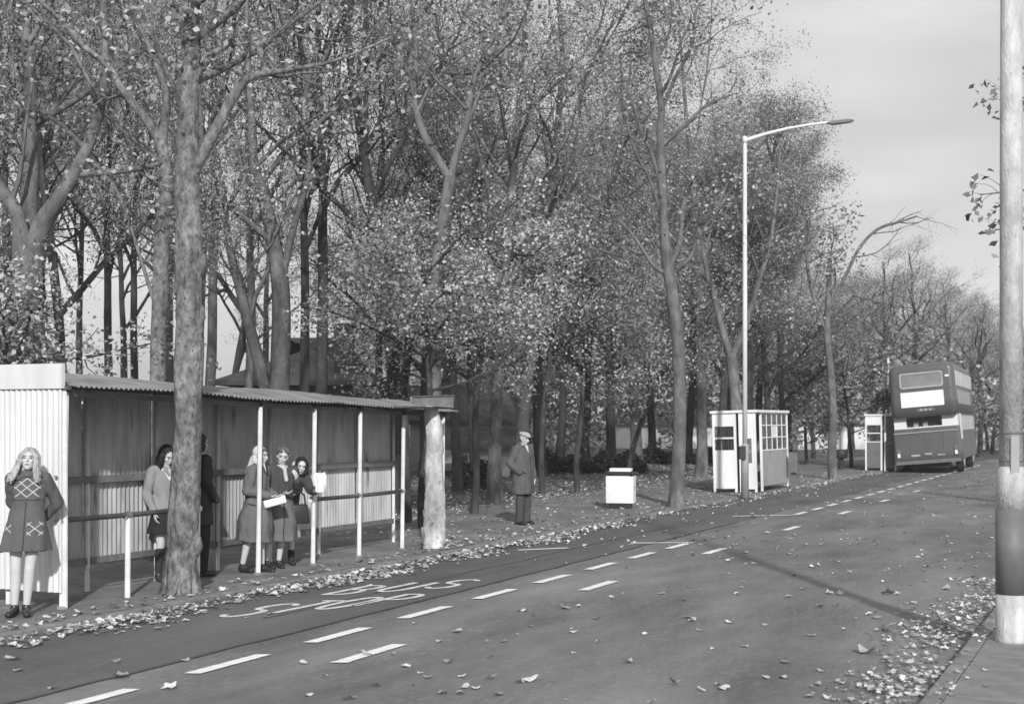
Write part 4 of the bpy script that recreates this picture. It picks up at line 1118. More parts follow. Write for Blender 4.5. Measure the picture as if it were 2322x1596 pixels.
# litter over path and woodland edge
pts = []
for i in range(1900):
    s = 18.5 + 34 * rg.random() ** 1.3; r = (-9.55 - 4.5 * rg.random() ** 1.6) if rg.random() < 0.6 else -14.1 + 0.9 * rg.random() ** 2
    pts.append(tuple(SR(s, r, PZ + 0.006)))
for i in range(160):
    pts.append(tuple(SR(9 + 10 * rg.random(), -9.55 - 0.5 * rg.random() ** 2, PZ + 0.006)))
for i in range(5200):
    s = 20 + 42 * rg.random(); r = -14.0 - 9 * rg.random() ** 1.7 + rg.normal(0, 0.25)
    pts.append(tuple(SR(s, r, 0.075)))
tag(link('leaf_litter', litter_mesh(pts, 0.085, 0.18, 0.8, 6), MT['fallen']), 'scattered dead leaves over the path and the edge of the wood', 'leaves', kind='stuff')
# far scatter on the road
pts = []
for i in range(480):
    s = 17 + 40 * rg.random() ** 1.2; r = rg.uniform(-8.8, KERB_R - 0.1); pts.append(tuple(SR(s, r, 0.008)))
tag(link('leaf_litter', litter_mesh(pts, 0.085, 0.18, 0.9, 8), MT['fallen']), 'thin scatter of small leaves over the far road', 'leaves', kind='stuff')
# the leaves on the near road that can be picked out one by one
def one_leaf(p, size, seed, curl=0.9):
    rr = np.random.default_rng(seed); G = Geo(); G.add(leaf_verts(rr, size, 0.14, curl), LF)
    m = G.mesh('fallen_leaf')
    return tag(link('fallen_leaf', m, MT['fallen1'], None, p), 'single curled dead leaf lying on the open road', 'leaf', 'leaves lying on the road')
v_ = leaf_mat('single_leaf', 0.2, 0.2, 0.1)
n_ = v_.node_tree.nodes; l_ = v_.node_tree.links
oi = n_.new('ShaderNodeObjectInfo'); r_ = n_.new('ShaderNodeMapRange'); r_.inputs['To Min'].default_value = 0.25; r_.inputs['To Max'].default_value = 0.75
l_.new(oi.outputs['Random'], r_.inputs[0])
for nd in n_:
    if nd.type in ('BSDF_PRINCIPLED', 'BSDF_TRANSLUCENT'): l_.new(r_.outputs[0], nd.inputs[0])
MT['fallen1'] = v_
SPOT = [(272, 1535, .13), (385, 1559, .12), (262, 1500, .07), (420, 1497, .07), (1190, 1385, .09), (1283, 1378, .10), (1352, 1402, .10), (1210, 1394, .06), (1112, 1537, .09), (1202, 1541, .10), (1130, 1574, .09), (852, 1553, .09), (790, 1583, .09), (1100, 1455, .06), (1355, 1455, .07), (1560, 1400, .09), (1570, 1405, .07), (1690, 1465, .09), (1740, 1208, .08), (1800, 1213, .08), (1880, 1345, .13), (1905, 1347, .1), (1860, 1375, .08), (1780, 1320, .07), (1640, 1300, .07), (1500, 1345, .07), (2012, 1346, .11), (2070, 1367, .09), (2145, 1335, .12), (2100, 1285, .08), (2165, 1310, .08), (1990, 1400, .08), (1965, 1480, .1), (1780, 1500, .09), (1640, 1560, .1), (1530, 1552, .1), (1835, 1578, .09), (1975, 1560, .08), (2010, 1430, .08), (1840, 1440, .07), (1600, 1225, .07), (1700, 1265, .07), (2068, 1325, .09), (1425, 1500, .07), (1300, 1480, .06), (700, 1575, .08), (560, 1400, .07), (610, 1392, .07), (120, 1560, .08), (40, 1520, .09), (30, 1495, .09), (1015, 1500, .06)]
for i, (px, py, sz) in enumerate(SPOT): one_leaf(PX(px, py, 0.008), sz * 1.3, 100 + i)
for i in range(120):
    s = rg.uniform(8.5, 21); r = KERB_R - 0.2 - 5.0 * rg.random() ** 1.2
    one_leaf(SR(s, r, 0.008), rg.uniform(0.045, 0.10), 300 + i)
# ------------------------------------------------------------------ people
def blob_mesh(prims, voxel, smooth=4, wr=0.0, hairy=0.0):
    """closed shapes fused into one continuous skin"""
    bm = bmesh.new()
    def rings_to(bm, rings):
        R = [[bm.verts.new(p) for p in r] for r in rings]
        k = len(R[0])
        for a, b in zip(R, R[1:]):
            for j in range(k): bm.faces.new((a[j], a[(j + 1) % k], b[(j + 1) % k], b[j]))
        bm.faces.new(R[0][::-1]); bm.faces.new(R[-1])
    for pr in prims:
        t = pr[0]
        if t == 'cap':
            _, p0, r0, p1, r1 = pr; p0 = Vector(p0); p1 = Vector(p1)
            d = p1 - p0; L = d.length; d = d / L if L > 1e-6 else Vector((0, 0, 1))
            a = d.orthogonal().normalized(); b = d.cross(a); k = 12; rings = []
            for ang in (80, 50, 20): rings.append((p0 - d * r0 * math.sin(math.radians(ang)), r0 * math.cos(math.radians(ang))))
            rings.append((p0, r0)); rings.append((p1, r1))
            for ang in (20, 50, 80): rings.append((p1 + d * r1 * math.sin(math.radians(ang)), r1 * math.cos(math.radians(ang))))
            rings_to(bm, [[c + (a * math.cos(2 * math.pi * j / k) + b * math.sin(2 * math.pi * j / k)) * r for j in range(k)] for c, r in rings])
        elif t == 'ell':
            _, c, r = pr[:3]; rot = Euler(pr[3] if len(pr) > 3 else (0, 0, 0)).to_matrix(); c = Vector(c); k = 16; rings = []
            for i in range(1, 10):
                a = math.pi * i / 10 - math.pi / 2
                rings.append([c + rot @ Vector((r[0] * math.cos(a) * math.cos(2 * math.pi * j / k), r[1] * math.cos(a) * math.sin(2 * math.pi * j / k), r[2] * math.sin(a))) for j in range(k)])
            rings_to(bm, rings)
        elif t == 'loft':       # rings (x, y, z, rx, ry[, ripple])
            k = 36; rings = []
            for q in pr[1]:
                x, y, z, rx, ry = q[:5]; rp = q[5] if len(q) > 5 else 0
                rings.append([(x + rx * (1 + rp * math.sin(7 * 2 * math.pi * j / k + 1)) * math.cos(2 * math.pi * j / k), y + ry * (1 + rp * math.sin(7 * 2 * math.pi * j / k + 1)) * math.sin(2 * math.pi * j / k), z) for j in range(k)])
            rings_to(bm, rings)
    me = bm_mesh(bm, 'body')
    o = bpy.data.objects.new('tmp', me); COL.objects.link(o)
    md = o.modifiers.new('r', 'REMESH'); md.mode = 'VOXEL'; md.voxel_size = voxel
    if smooth:
        m2 = o.modifiers.new('s', 'SMOOTH'); m2.factor = 0.5; m2.iterations = smooth
    dg = bpy.context.evaluated_depsgraph_get(); dg.update()
    out = bpy.data.meshes.new_from_object(o.evaluated_get(dg))
    bpy.data.objects.remove(o); bpy.data.meshes.remove(me)
    if wr or hairy:
        nv = len(out.vertices); co = np.zeros(nv * 3, dtype=np.float32); no = np.zeros(nv * 3, dtype=np.float32)
        out.vertices.foreach_get('co', co); out.vertices.foreach_get('normal', no); co = co.reshape(-1, 3); no = no.reshape(-1, 3)
        h = np.array([noise.noise((c[0] * 9 + c[2] * 2.0, c[1] * 9 + 4, c[2] * 3.2)) + 0.5 * noise.noise((c[0] * 16, c[1] * 16 - c[2] * 5, c[2] * 9 + 7)) for c in co.tolist()], dtype=np.float32)
        if hairy: h = h * wr + hairy * np.array([noise.noise((c[0] * 75, c[1] * 75, c[2] * 5)) + 0.6 * noise.noise((c[0] * 140, c[1] * 140, c[2] * 9)) for c in co.tolist()], dtype=np.float32); wr = 1.0
        out.vertices.foreach_set('co', (co + no * (h * wr)[:, None]).ravel())
    for p in out.polygons: p.use_smooth = True
    return out

def hand(wrist, dirv, nrm, side, curl=0.5, s=1.0):
    """palm, four bent fingers of unequal length, thumb off the side of the palm"""
    d = Vector(dirv).normalized(); n = Vector(nrm); n = (n - d * n.dot(d)).normalized(); a = d.cross(n).normalized() * side
    w = Vector(wrist); pr = []
    palm = w + d * 0.045 * s
    for o in (-0.024, -0.008, 0.008, 0.024):
        pr.append(('cap', w + a * o * 0.6 * s, 0.015 * s, w + d * 0.082 * s + a * o * s, 0.0125 * s))
    for o, ln in ((-0.027, 0.062), (-0.009, 0.072), (0.009, 0.075), (0.027, 0.066)):
        k = w + d * 0.085 * s + a * o * s
        d1 = (d * math.cos(curl * 0.6) + n * math.sin(curl * 0.6)); m = k + d1 * ln * 0.5 * s
        d2 = (d * math.cos(curl * 1.6) + n * math.sin(curl * 1.6)); e = m + d2 * ln * 0.5 * s
        pr += [('cap', k, 0.0088 * s, m, 0.0082 * s), ('cap', m, 0.0082 * s, e, 0.0068 * s)]
    k = w + d * 0.022 * s + a * 0.030 * s
    m = k + (d * 0.6 + a * 0.6 + n * 0.35).normalized() * 0.036 * s
    pr += [('cap', k, 0.012 * s, m, 0.0095 * s), ('cap', m, 0.0095 * s, m + (d * 0.9 + a * 0.15 + n * 0.4).normalized() * 0.03 * s, 0.0075 * s)]
    return pr

def head_prims(c, rot):
    """c = centre of the skull; rot takes the -Y facing head to its pose"""
    R = Euler(rot).to_matrix(); P = lambda x, y, z: Vector(c) + R @ Vector((x, y, z))
    E = lambda p, r: ('ell', P(*p), r, rot)
    pr = [E((0, 0.012, 0.035), (0.073, 0.092, 0.085)), E((0, -0.018, -0.035), (0.058, 0.066, 0.082)), E((0, -0.045, -0.088), (0.030, 0.028, 0.024)),
          ('cap', P(0, -0.083, 0.006), 0.009, P(0, -0.102, -0.030), 0.013), E((-0.072, 0.012, -0.005), (0.012, 0.02, 0.032)), E((0.072, 0.012, -0.005), (0.012, 0.02, 0.032)),
          E((-0.034, -0.062, -0.022), (0.022, 0.022, 0.02)), E((0.034, -0.062, -0.022), (0.022, 0.022, 0.02)), E((0, -0.074, 0.034), (0.05, 0.016, 0.012)), E((0, -0.080, -0.062), (0.022, 0.012, 0.010))]
    return pr, P, E

def make_person(label, loc, yaw, H, spec):
    """spec: joints in a 1.70 m frame facing -Y; side +1 is the viewer's right when facing"""
    k = H / 1.70
    root = empty('person', loc, yaw, label, 'person'); root.scale = (k, k, k)
    J = dict(pel=(0, 0, 0.90), waist=(0, 0, 1.05), chest=(0, 0, 1.28), neck=(0, 0, 1.44), head=(0, -0.012, 1.575), headrot=(0, 0, 0))
    for sgn, n in ((-1, 'R'), (1, 'L')):
        J.update({'hip' + n: (0.09 * sgn, 0, 0.88), 'knee' + n: (0.09 * sgn, -0.01, 0.48), 'ank' + n: (0.085 * sgn, 0.02, 0.09), 'toe' + n: (0.10 * sgn, -0.13, 0.035), 'sho' + n: (0.165 * sgn, 0, 1.385), 'elb' + n: (0.22 * sgn, 0.02, 1.11), 'wri' + n: (0.235 * sgn, -0.05, 0.87), 'hd' + n: (0, -0.1, -1), 'hn' + n: (-sgn, -0.3, 0)})
    J.update(spec.get('J', {}))
    V = {a: Vector(b) for a, b in J.items()}
    dr = spec.get('dress', {})
    pr = [('loft', [(0, 0, 0.86, 0.12, 0.09), (V['pel'].x, V['pel'].y, 0.95, 0.155, 0.105), (V['waist'].x, V['waist'].y, 1.06, 0.125, 0.09), (V['chest'].x, V['chest'].y, 1.28, 0.15, 0.10), (V['neck'].x, V['neck'].y, 1.40, 0.10, 0.07)]), ('cap', V['neck'] - Vector((0, 0, 0.06)), 0.052, V['head'] - Vector((0, -0.01, 0.04)), 0.046)]
    for n, sgn in (('R', -1), ('L', 1)):
        pr += [('cap', V['hip' + n], 0.082, V['knee' + n], 0.052), ('cap', V['knee' + n], 0.053, V['knee' + n].lerp(V['ank' + n], 0.35) + Vector((0, 0.012, 0)), 0.053), ('cap', V['knee' + n].lerp(V['ank' + n], 0.35) + Vector((0, 0.012, 0)), 0.052, V['ank' + n], 0.034),
               ('cap', V['ank' + n] - Vector((0, 0, 0.03)), 0.034, V['toe' + n], 0.028),
               ('cap', V['chest'] + Vector((0.08 * sgn, 0, 0.08)), 0.06, V['sho' + n], 0.055), ('cap', V['sho' + n], 0.052, V['elb' + n], 0.040), ('cap', V['elb' + n], 0.040, V['wri' + n], 0.027)]
        if not spec.get('hide_hand', {}).get(n): pr += hand(V['wri' + n], J['hd' + n], J['hn' + n], -sgn, spec.get('curl', {}).get(n, 0.5))
    hp, P, E = head_prims(V['head'], J['headrot'])
    body = link('body', blob_mesh(pr + hp, 0.0075, 3), MT['skin'], root)
    eye = MT['dark']
    for x in (-0.031, 0.031):
        link('eye', blob_mesh([E((x, -0.078, 0.004), (0.013, 0.008, 0.006))], 0.004, 1), eye, root)
        link('eyebrow', blob_mesh([E((x, -0.088, 0.026), (0.018, 0.006, 0.004))], 0.004, 1), spec['hairm'], root)
    link('mouth', blob_mesh([E((0, -0.090, -0.062), (0.021, 0.006, 0.005))], 0.004, 1), MT['lip'], root)
    # shoes
    for n in ('R', 'L'):
        a = V['ank' + n]; t = V['toe' + n]; hl = a + (a - t).normalized() * 0.02; up = spec.get('boot', 0.0)
        q = [('cap', (hl.x, hl.y, 0.045), 0.042, (t.x, t.y, 0.038), 0.037), ('cap', (hl.x, hl.y, 0.055), 0.044, (a.x, a.y, a.z), 0.046)]
        d = (t - a); d.z = 0; d.normalize()
        q.append(('ell', (t.x, t.y, 0.034), (0.042, 0.05, 0.034)))
        if up: q.append(('cap', a, 0.047, a.lerp(V['knee' + n], up), 0.056))
        link('shoe', blob_mesh(q, 0.01, 2), spec.get('shoem', MT['dark']), root)
    return root, V, P, E

def cloth_mat(name, v, var=0.22, scale=5.0): return M(name, v, 0.9, var, scale, 0.55, 9.0, 0.1, stretch=(1, 1, 0.45))
MT['lip'] = M('lip', 0.2, 0.6, 0.1)
CL = dict(coat1=cloth_mat('girl_coat', 0.105, 0.12), check=M('coat_check', 0.42, 0.9, 0.1, 10), blond=M('fair_hair', 0.36, 0.6, 0.4, 30, 0.5, 60, stretch=(1, 1, 0.15)), black=M('black_hair', 0.018, 0.5, 0.4, 30, 0.5, 60, stretch=(1, 1, 0.2)), brown=M('brown_hair', 0.12, 0.6, 0.5, 40, 0.6, 50),
          knit=cloth_mat('pale_knit', 0.27, 0.12), white=cloth_mat('white_cloth', 0.75, 0.08), skirtd=cloth_mat('dark_skirt', 0.03), darkc=cloth_mat('dark_coat', 0.045), sock=M('dark_sock', 0.035), coat4=cloth_mat('woman_coat', 0.145, 0.2), coat5=cloth_mat('long_coat', 0.15, 0.2), jack5=cloth_mat('dark_jacket', 0.07), coat7=cloth_mat('man_coat', 0.10, 0.2), trou=cloth_mat('trousers', 0.075), scarf=cloth_mat('pale_scarf', 0.6, 0.1), cap=cloth_mat('cap_tweed', 0.42, 0.15), shirt=cloth_mat('pale_shirt', 0.5), skirtl=cloth_mat('pale_skirt', 0.5, 0.08), paper=M('paper', 0.8, 0.8, 0.05), leather=M('bag_leather', 0.025, 0.4, 0.2), shoe=M('shoe_leather', 0.03, 0.3, 0.2), gskin=M('stocking', 0.5, 0.7, 0.08))

def sleeves(V, r=(0.07, 0.062, 0.05), sides=('R', 'L'), short=0.93):
    pr = []
    for n in sides:
        w = V['elb' + n].lerp(V['wri' + n], short)
        pr += [('cap', V['sho' + n], r[0], V['elb' + n], r[1]), ('cap', V['elb' + n], r[1], w, r[2]), ('cap', V['chest'] + Vector((0, 0, 0.07)), 0.08, V['sho' + n], r[0])]
    return pr
def strip_on(me, pts, w, dirv, off=0.004):
    """a thin woven line laid on a garment: points in local space, pushed on along dirv"""
    bvh = BVHTree.FromPolygons([v.co[:] for v in me.vertices], [p.vertices[:] for p in me.polygons])
    d = Vector(dirv); bm = bmesh.new(); rows = []
    P = []
    for a, b in zip(pts, pts[1:]):
        a = Vector(a); b = Vector(b); n = max(2, int((b - a).length / 0.02))
        P += [a.lerp(b, i / n) for i in range(n)]
    P.append(Vector(pts[-1]))
    for i, p in enumerate(P):
        t = (P[min(i + 1, len(P) - 1)] - P[max(i - 1, 0)]).normalized(); s = t.cross(d).normalized() * w / 2
        r = []
        for q in (p - s, p + s):
            h = bvh.ray_cast(q - d * 1.0, d)
            r.append(h[0] - d * off if h[0] else None)
        rows.append(r)
    ok = False
    for a, b in zip(rows, rows[1:]):
        if None in a or None in b: continue
        bm.faces.new([bm.verts.new(x) for x in (a[0], a[1], b[1], b[0])]); ok = True
    return bm_mesh(bm, 'strip')

# girl against the white end wall
base = PX(47, 1396, PZ)
root, V, P, E = make_person('girl in dark checked coat with long fair hair leaning on the white wall', base, 0.18, 1.68, dict(
    J=dict(pel=(0.04, 0.05, 0.90), waist=(0.05, 0.08, 1.05), chest=(0.06, 0.12, 1.28), neck=(0.06, 0.14, 1.44), head=(0.06, 0.11, 1.575), headrot=(-0.28, 0.05, 0), hipR=(-0.05, 0.05, 0.88), hipL=(0.13, 0.05, 0.88), kneeR=(-0.045, -0.01, 0.48), kneeL=(0.09, -0.02, 0.48), ankR=(-0.06, 0.0, 0.09), ankL=(0.055, 0.0, 0.09), toeR=(-0.09, -0.14, 0.035), toeL=(0.085, -0.14, 0.035),
           shoR=(-0.10, 0.13, 1.385), shoL=(0.22, 0.13, 1.385), elbR=(-0.14, 0.26, 1.14), wriR=(0.0, 0.28, 0.98), elbL=(0.32, 0.24, 1.13), wriL=(0.18, 0.30, 0.97), hdR=(0.8, 0.0, -0.4), hdL=(-0.8, 0, -0.4), hnR=(0, 1, 0), hnL=(0, 1, 0)),
    hairm=CL['blond'], shoem=CL['shoe'], boot=0.0))
cm = blob_mesh([('loft', [(0.035, 0.03, 0.66, 0.26, 0.19, 0.035), (0.04, 0.04, 0.80, 0.225, 0.165, 0.025), (0.05, 0.06, 0.98, 0.185, 0.14), (0.055, 0.09, 1.10, 0.165, 0.125), (0.06, 0.12, 1.28, 0.172, 0.125), (0.06, 0.13, 1.38, 0.15, 0.10), (0.06, 0.135, 1.45, 0.075, 0.07)])] + sleeves(V, (0.073, 0.064, 0.052)), 0.012, 3, 0.016)
coat = link('coat', cm, CL['coat1'], root)
def cx(cx_, cz, w, h, nx):   # diagonal check: lines of a lattice inside a rectangle
    for i in range(-nx, nx + 1):
        for sg in (1, -1):
            x0 = cx_ + i * 0.115; pts = []
            for t in np.linspace(-1, 1, 21):
                x = x0 + sg * t * h * 0.62; z = cz + t * h / 2
                if abs(x - cx_) <= w / 2: pts.append((x, 0, z))
            if len(pts) > 5:
                m = strip_on(cm, pts, 0.010, (0, 1, 0))
                if len(m.polygons): link('woven_line', m, CL['check'], coat)
cx(0.06, 1.30, 0.26, 0.19, 2)
cx(0.15, 0.89, 0.15, 0.13, 1); cx(-0.13, 0.89, 0.11, 0.13, 1)
link('coat_seam', strip_on(cm, [(0.055, 0, 1.16), (0.045, 0, 0.68)], 0.010, (0, 1, 0)), CL['darkc'], coat)
link('coat_seam', strip_on(cm, [(-0.09, 0, 1.175), (0.21, 0, 1.175)], 0.008, (0, 1, 0)), CL['darkc'], coat)
link('collar', blob_mesh([('loft', [(0.06, 0.115, 1.41, 0.105, 0.09), (0.06, 0.12, 1.47, 0.085, 0.075)]), ('ell', (-0.04, 0.05, 1.40), (0.06, 0.03, 0.03), (0, 0.5, 0.3)), ('ell', (0.16, 0.05, 1.40), (0.06, 0.03, 0.03), (0, -0.5, -0.3))], 0.01, 2), CL['coat1'], root)
hr = [E((0, 0.03, 0.052), (0.088, 0.100, 0.090)), E((0, 0.06, -0.05), (0.09, 0.06, 0.12)), ('cap', P(-0.01, -0.06, 0.105), 0.022, P(-0.075, -0.045, 0.02), 0.024), ('cap', P(0.01, -0.06, 0.105), 0.022, P(0.075, -0.045, 0.02), 0.024)]
for i in range(22):
    a = math.radians(-42 + 264 * i / 21); x = math.cos(a) * 0.086; y = 0.012 + math.sin(a) * 0.075
    out = 1 if x > 0 else 1.5
    q1 = P(x * 1.02, y, 0.05); q2 = P(x * 1.15 * out ** 0.4, y * 0.95 - 0.005, -0.07); q3 = P(x * 1.35 * out ** 0.6, y * 0.85 - 0.02, -0.17); q4 = P(x * 1.45 * out, y * 0.8 - 0.035, -0.21 - 0.035 * math.sin(i * 2.2))
    hr += [('cap', q1, 0.019, q2, 0.021), ('cap', q2, 0.021, q3, 0.023), ('cap', q3, 0.023, q4, 0.011)]
link('hair', blob_mesh(hr, 0.006, 5, 0.006, 0.011), CL['blond'], root)

# girl in the pale cardigan beside the big trunk
base = PX(357, 1316, PZ); base = SR(base.dot(DV), -10.78, PZ)
root, V, P, E = make_person('girl in pale cardigan and black mini skirt beside the stout trunk', base, 0.75, 1.66, dict(
    J=dict(head=(0.0, -0.05, 1.56), headrot=(0.42, 0.0, 0.15), neck=(0, -0.015, 1.44), elbR=(-0.24, 0.02, 1.11), wriR=(-0.20, -0.10, 0.87), hdR=(0.1, -0.2, -1), elbL=(0.22, -0.03, 1.12), wriL=(0.12, -0.2, 0.98), kneeR=(-0.07, -0.02, 0.48), ankR=(-0.08, 0.02, 0.09)),
    hairm=CL['black'], shoem=CL['shoe'], boot=0.0))
link('cardigan', blob_mesh([('loft', [(0, 0, 0.86, 0.185, 0.135), (0, 0, 0.96, 0.175, 0.13), (0, 0, 1.06, 0.152, 0.118), (0, 0, 1.28, 0.168, 0.122), (0, 0, 1.39, 0.14, 0.09), (0, -0.01, 1.44, 0.07, 0.06)])] + sleeves(V), 0.012, 3, 0.016), CL['knit'], root)
link('neck_trim', blob_mesh([('cap', (-0.085, -0.06, 1.42), 0.012, (0.0, -0.125, 1.27), 0.012), ('cap', (0.085, -0.06, 1.42), 0.012, (0.0, -0.125, 1.27), 0.012)], 0.007, 1), CL['white'], root)
link('skirt', blob_mesh([('loft', [(0, 0, 0.60, 0.225, 0.185, 0.05), (0, 0, 0.72, 0.20, 0.16, 0.03), (0, 0, 0.89, 0.165, 0.12)])], 0.012, 2), CL['skirtd'], root)
for n in 'RL':
    link('knee_sock', blob_mesh([('cap', V['ank' + n], 0.041, V['knee' + n].lerp(V['ank' + n], 0.35) + Vector((0, 0.012, 0)), 0.058), ('cap', V['knee' + n].lerp(V['ank' + n], 0.35) + Vector((0, 0.012, 0)), 0.058, V['knee' + n].lerp(V['ank' + n], 0.2), 0.055)], 0.01, 1), CL['sock'], root)
hr = [E((0, 0.03, 0.05), (0.088, 0.098, 0.092)), E((0, 0.075, -0.06), (0.088, 0.05, 0.13))]
for i in range(15):
    a = math.radians(-30 + 240 * i / 14); x = math.cos(a) * 0.084; y = 0.02 + math.sin(a) * 0.085
    p1 = P(x, y, 0.02); p2 = p1 + Vector((x * 0.25, 0.035, -0.14)); p3 = p2 + Vector((x * 0.2, 0.02, -0.13 - 0.03 * math.sin(i * 1.9)))
    hr += [('cap', p1, 0.022, p2, 0.024), ('cap', p2, 0.024, p3, 0.013)]
link('hair', blob_mesh(hr, 0.007, 4, 0.005, 0.009), CL['black'], root)

# dark figure mostly hidden behind the trunk
base = PX(447, 1306, PZ); base = SR(base.dot(DV), -10.72, PZ)
root, V, P, E = make_person('dark haired person in black coat half hidden behind the stout trunk', base, 2.3, 1.80, dict(J=dict(wriL=(0.20, -0.12, 0.90), wriR=(-0.2, -0.12, 0.9)), hide_hand=dict(L=1, R=1), hairm=CL['black'], shoem=CL['shoe']))
link('coat', blob_mesh([('loft', [(0, 0, 0.62, 0.20, 0.15, 0.02), (0, 0, 0.95, 0.18, 0.135), (0, 0, 1.10, 0.16, 0.12), (0, 0, 1.28, 0.175, 0.125), (0, 0, 1.39, 0.14, 0.09), (0, 0, 1.45, 0.07, 0.065)])] + sleeves(V), 0.013, 3, 0.018), CL['darkc'], root)
for n in 'RL':
    link('trouser_leg', blob_mesh([('cap', V['hip' + n], 0.095, V['knee' + n], 0.078), ('cap', V['knee' + n], 0.078, V['ank' + n] + Vector((0, 0, 0.01)), 0.075)], 0.012, 2), CL['skirtd'], root)
link('hair', blob_mesh([E((0, 0.025, 0.045), (0.088, 0.098, 0.092)), E((0, 0.06, -0.045), (0.082, 0.055, 0.10)), E((-0.06, 0.02, -0.03), (0.035, 0.06, 0.08)), E((0.06, 0.02, -0.03), (0.035, 0.06, 0.08))], 0.008, 2), CL['black'], root)

# three women under the shelter
def coat_blob(V, hem, hx, hy, cx0=0.0, cy0=0.0, rip=0.04):
    w, c, n = V['waist'], V['chest'], V['neck']
    return blob_mesh([('loft', [(cx0, cy0, hem, hx, hy, rip), (cx0 * 0.7, cy0 * 0.7, (hem + 0.95) / 2, hx * 0.93, hy * 0.95, rip), (V['pel'].x, V['pel'].y, 0.95, 0.20, 0.16), (w.x, w.y, 1.08, 0.182, 0.145), (c.x, c.y, 1.28, 0.19, 0.14), (c.x, c.y, 1.39, 0.15, 0.10), (n.x, n.y, 1.45, 0.08, 0.075)])] + sleeves(V, (0.08, 0.07, 0.056)), 0.013, 3, 0.018)
# 1: pale headscarf, profile to the right
base = PX(588, 1298, PZ); base = SR(base.dot(DV), -10.40, PZ)
root, V, P, E = make_person('woman in pale headscarf and grey coat in profile at the shelter post', base, 1.25, 1.63, dict(
    J=dict(elbR=(-0.23, 0.03, 1.10), wriR=(-0.08, -0.24, 1.05), hdR=(0.6, -0.8, 0.0), hnR=(0, 0, 1), elbL=(0.23, 0.02, 1.10), wriL=(0.10, -0.26, 1.03), hdL=(-0.5, -0.8, 0.1), hnL=(0, 0, 1), kneeL=(0.09, -0.06, 0.48), ankL=(0.09, -0.10, 0.09), toeL=(0.10, -0.25, 0.035), ankR=(-0.09, 0.10, 0.09), kneeR=(-0.09, 0.02, 0.48), toeR=(-0.1, -0.04, 0.035)),
    hairm=CL['brown'], shoem=CL['shoe']))
cm = coat_blob(V, 0.42, 0.265, 0.245)
ct = link('coat', cm, CL['coat4'], root)
for pts_, w_ in (([(-0.03, 0, 1.36), (-0.03, 0, 0.46)], 0.012), ([(0.07, 0, 0.90), (0.17, 0, 0.92)], 0.02)): link('coat_edge', strip_on(cm, pts_, w_, (0, 1, 0)), CL['darkc'], ct)
link('coat_edge', strip_on(cm, [(0, -0.12, 0.91), (0, 0.02, 0.93)], 0.018, (1, 0, 0)), CL['darkc'], ct)
link('fringe', blob_mesh([E((0, -0.052, 0.078), (0.055, 0.03, 0.022)), E((-0.05, -0.03, 0.05), (0.022, 0.03, 0.035)), E((0.05, -0.03, 0.05), (0.022, 0.03, 0.035))], 0.007, 2), CL['brown'], root)
link('collar', blob_mesh([('cap', (-0.07, -0.05, 1.43), 0.03, (-0.02, -0.12, 1.33), 0.02), ('cap', (0.07, -0.05, 1.43), 0.03, (0.02, -0.12, 1.33), 0.02), ('cap', (-0.07, 0.03, 1.44), 0.032, (0.07, 0.03, 1.44), 0.032)], 0.01, 2), CL['darkc'], root)
link('headscarf', blob_mesh([E((0, 0.028, 0.045), (0.086, 0.096, 0.088)), E((0, 0.055, -0.06), (0.088, 0.07, 0.11)), ('cap', P(0, 0.08, -0.06), 0.075, (0, 0.14, 1.34), 0.06), ('cap', P(0.06, -0.01, -0.08), 0.022, P(0.0, -0.06, -0.125), 0.018), ('cap', P(-0.06, -0.01, -0.08), 0.022, P(0.0, -0.06, -0.125), 0.018), ('cap', P(0, -0.06, -0.125), 0.018, P(0.02, -0.075, -0.24), 0.028)], 0.009, 2, 0.008), CL['scarf'], root)
root.rotation_euler = (Matrix.Rotation(math.radians(4), 3, 'Y') @ Matrix.Rotation(1.25, 3, 'Z')).to_euler()
w1 = root; W1 = base.copy()
# 2: curly hair, long coat, hand raised
base = PX(629, 1288, PZ); base = SR(base.dot(DV), -10.45, PZ)
root, V, P, E = make_person('curly haired woman in long grey coat between the two scarfed women', base, 0.45, 1.60, dict(
    J=dict(headrot=(0.1, 0.12, -0.25), elbR=(-0.24, -0.02, 1.12), wriR=(-0.03, -0.24, 1.08), hdR=(0.9, -0.4, 0.1), hnR=(0, 0, 1), elbL=(0.25, -0.03, 1.13), wriL=(0.17, -0.22, 1.28), hdL=(-0.35, -0.3, 0.85), hnL=(-0.5, 0.6, 0.1), kneeR=(-0.10, -0.06, 0.48), ankR=(-0.12, -0.06, 0.09), toeR=(-0.05, -0.2, 0.035)),
    hairm=CL['brown'], shoem=CL['shoe']))
cm = coat_blob(V, 0.40, 0.31, 0.24)
ct = link('coat', cm, CL['coat5'], root)
link('coat_edge', strip_on(cm, [(0.03, 0, 1.0), (0.05, 0, 0.42)], 0.016, (0, 1, 0)), CL['darkc'], ct)
link('scarf', blob_mesh([('loft', [(0, -0.01, 1.41, 0.10, 0.09), (0, -0.015, 1.46, 0.085, 0.08)]), ('cap', (0.02, -0.10, 1.42), 0.035, (0.04, -0.15, 1.26), 0.028)], 0.01, 2, 0.012), CL['shirt'], root)
link('jacket', blob_mesh([('loft', [(0, 0, 1.00, 0.205, 0.165), (0, 0, 1.10, 0.196, 0.158), (0, 0, 1.28, 0.20, 0.15), (0, 0, 1.40, 0.155, 0.105), (0, 0, 1.46, 0.085, 0.08)])] + sleeves(V, (0.088, 0.078, 0.06)), 0.013, 3, 0.018), CL['jack5'], root)
rr_ = random.Random(4); hr = [E((0, 0.03, 0.045), (0.082, 0.09, 0.082))]
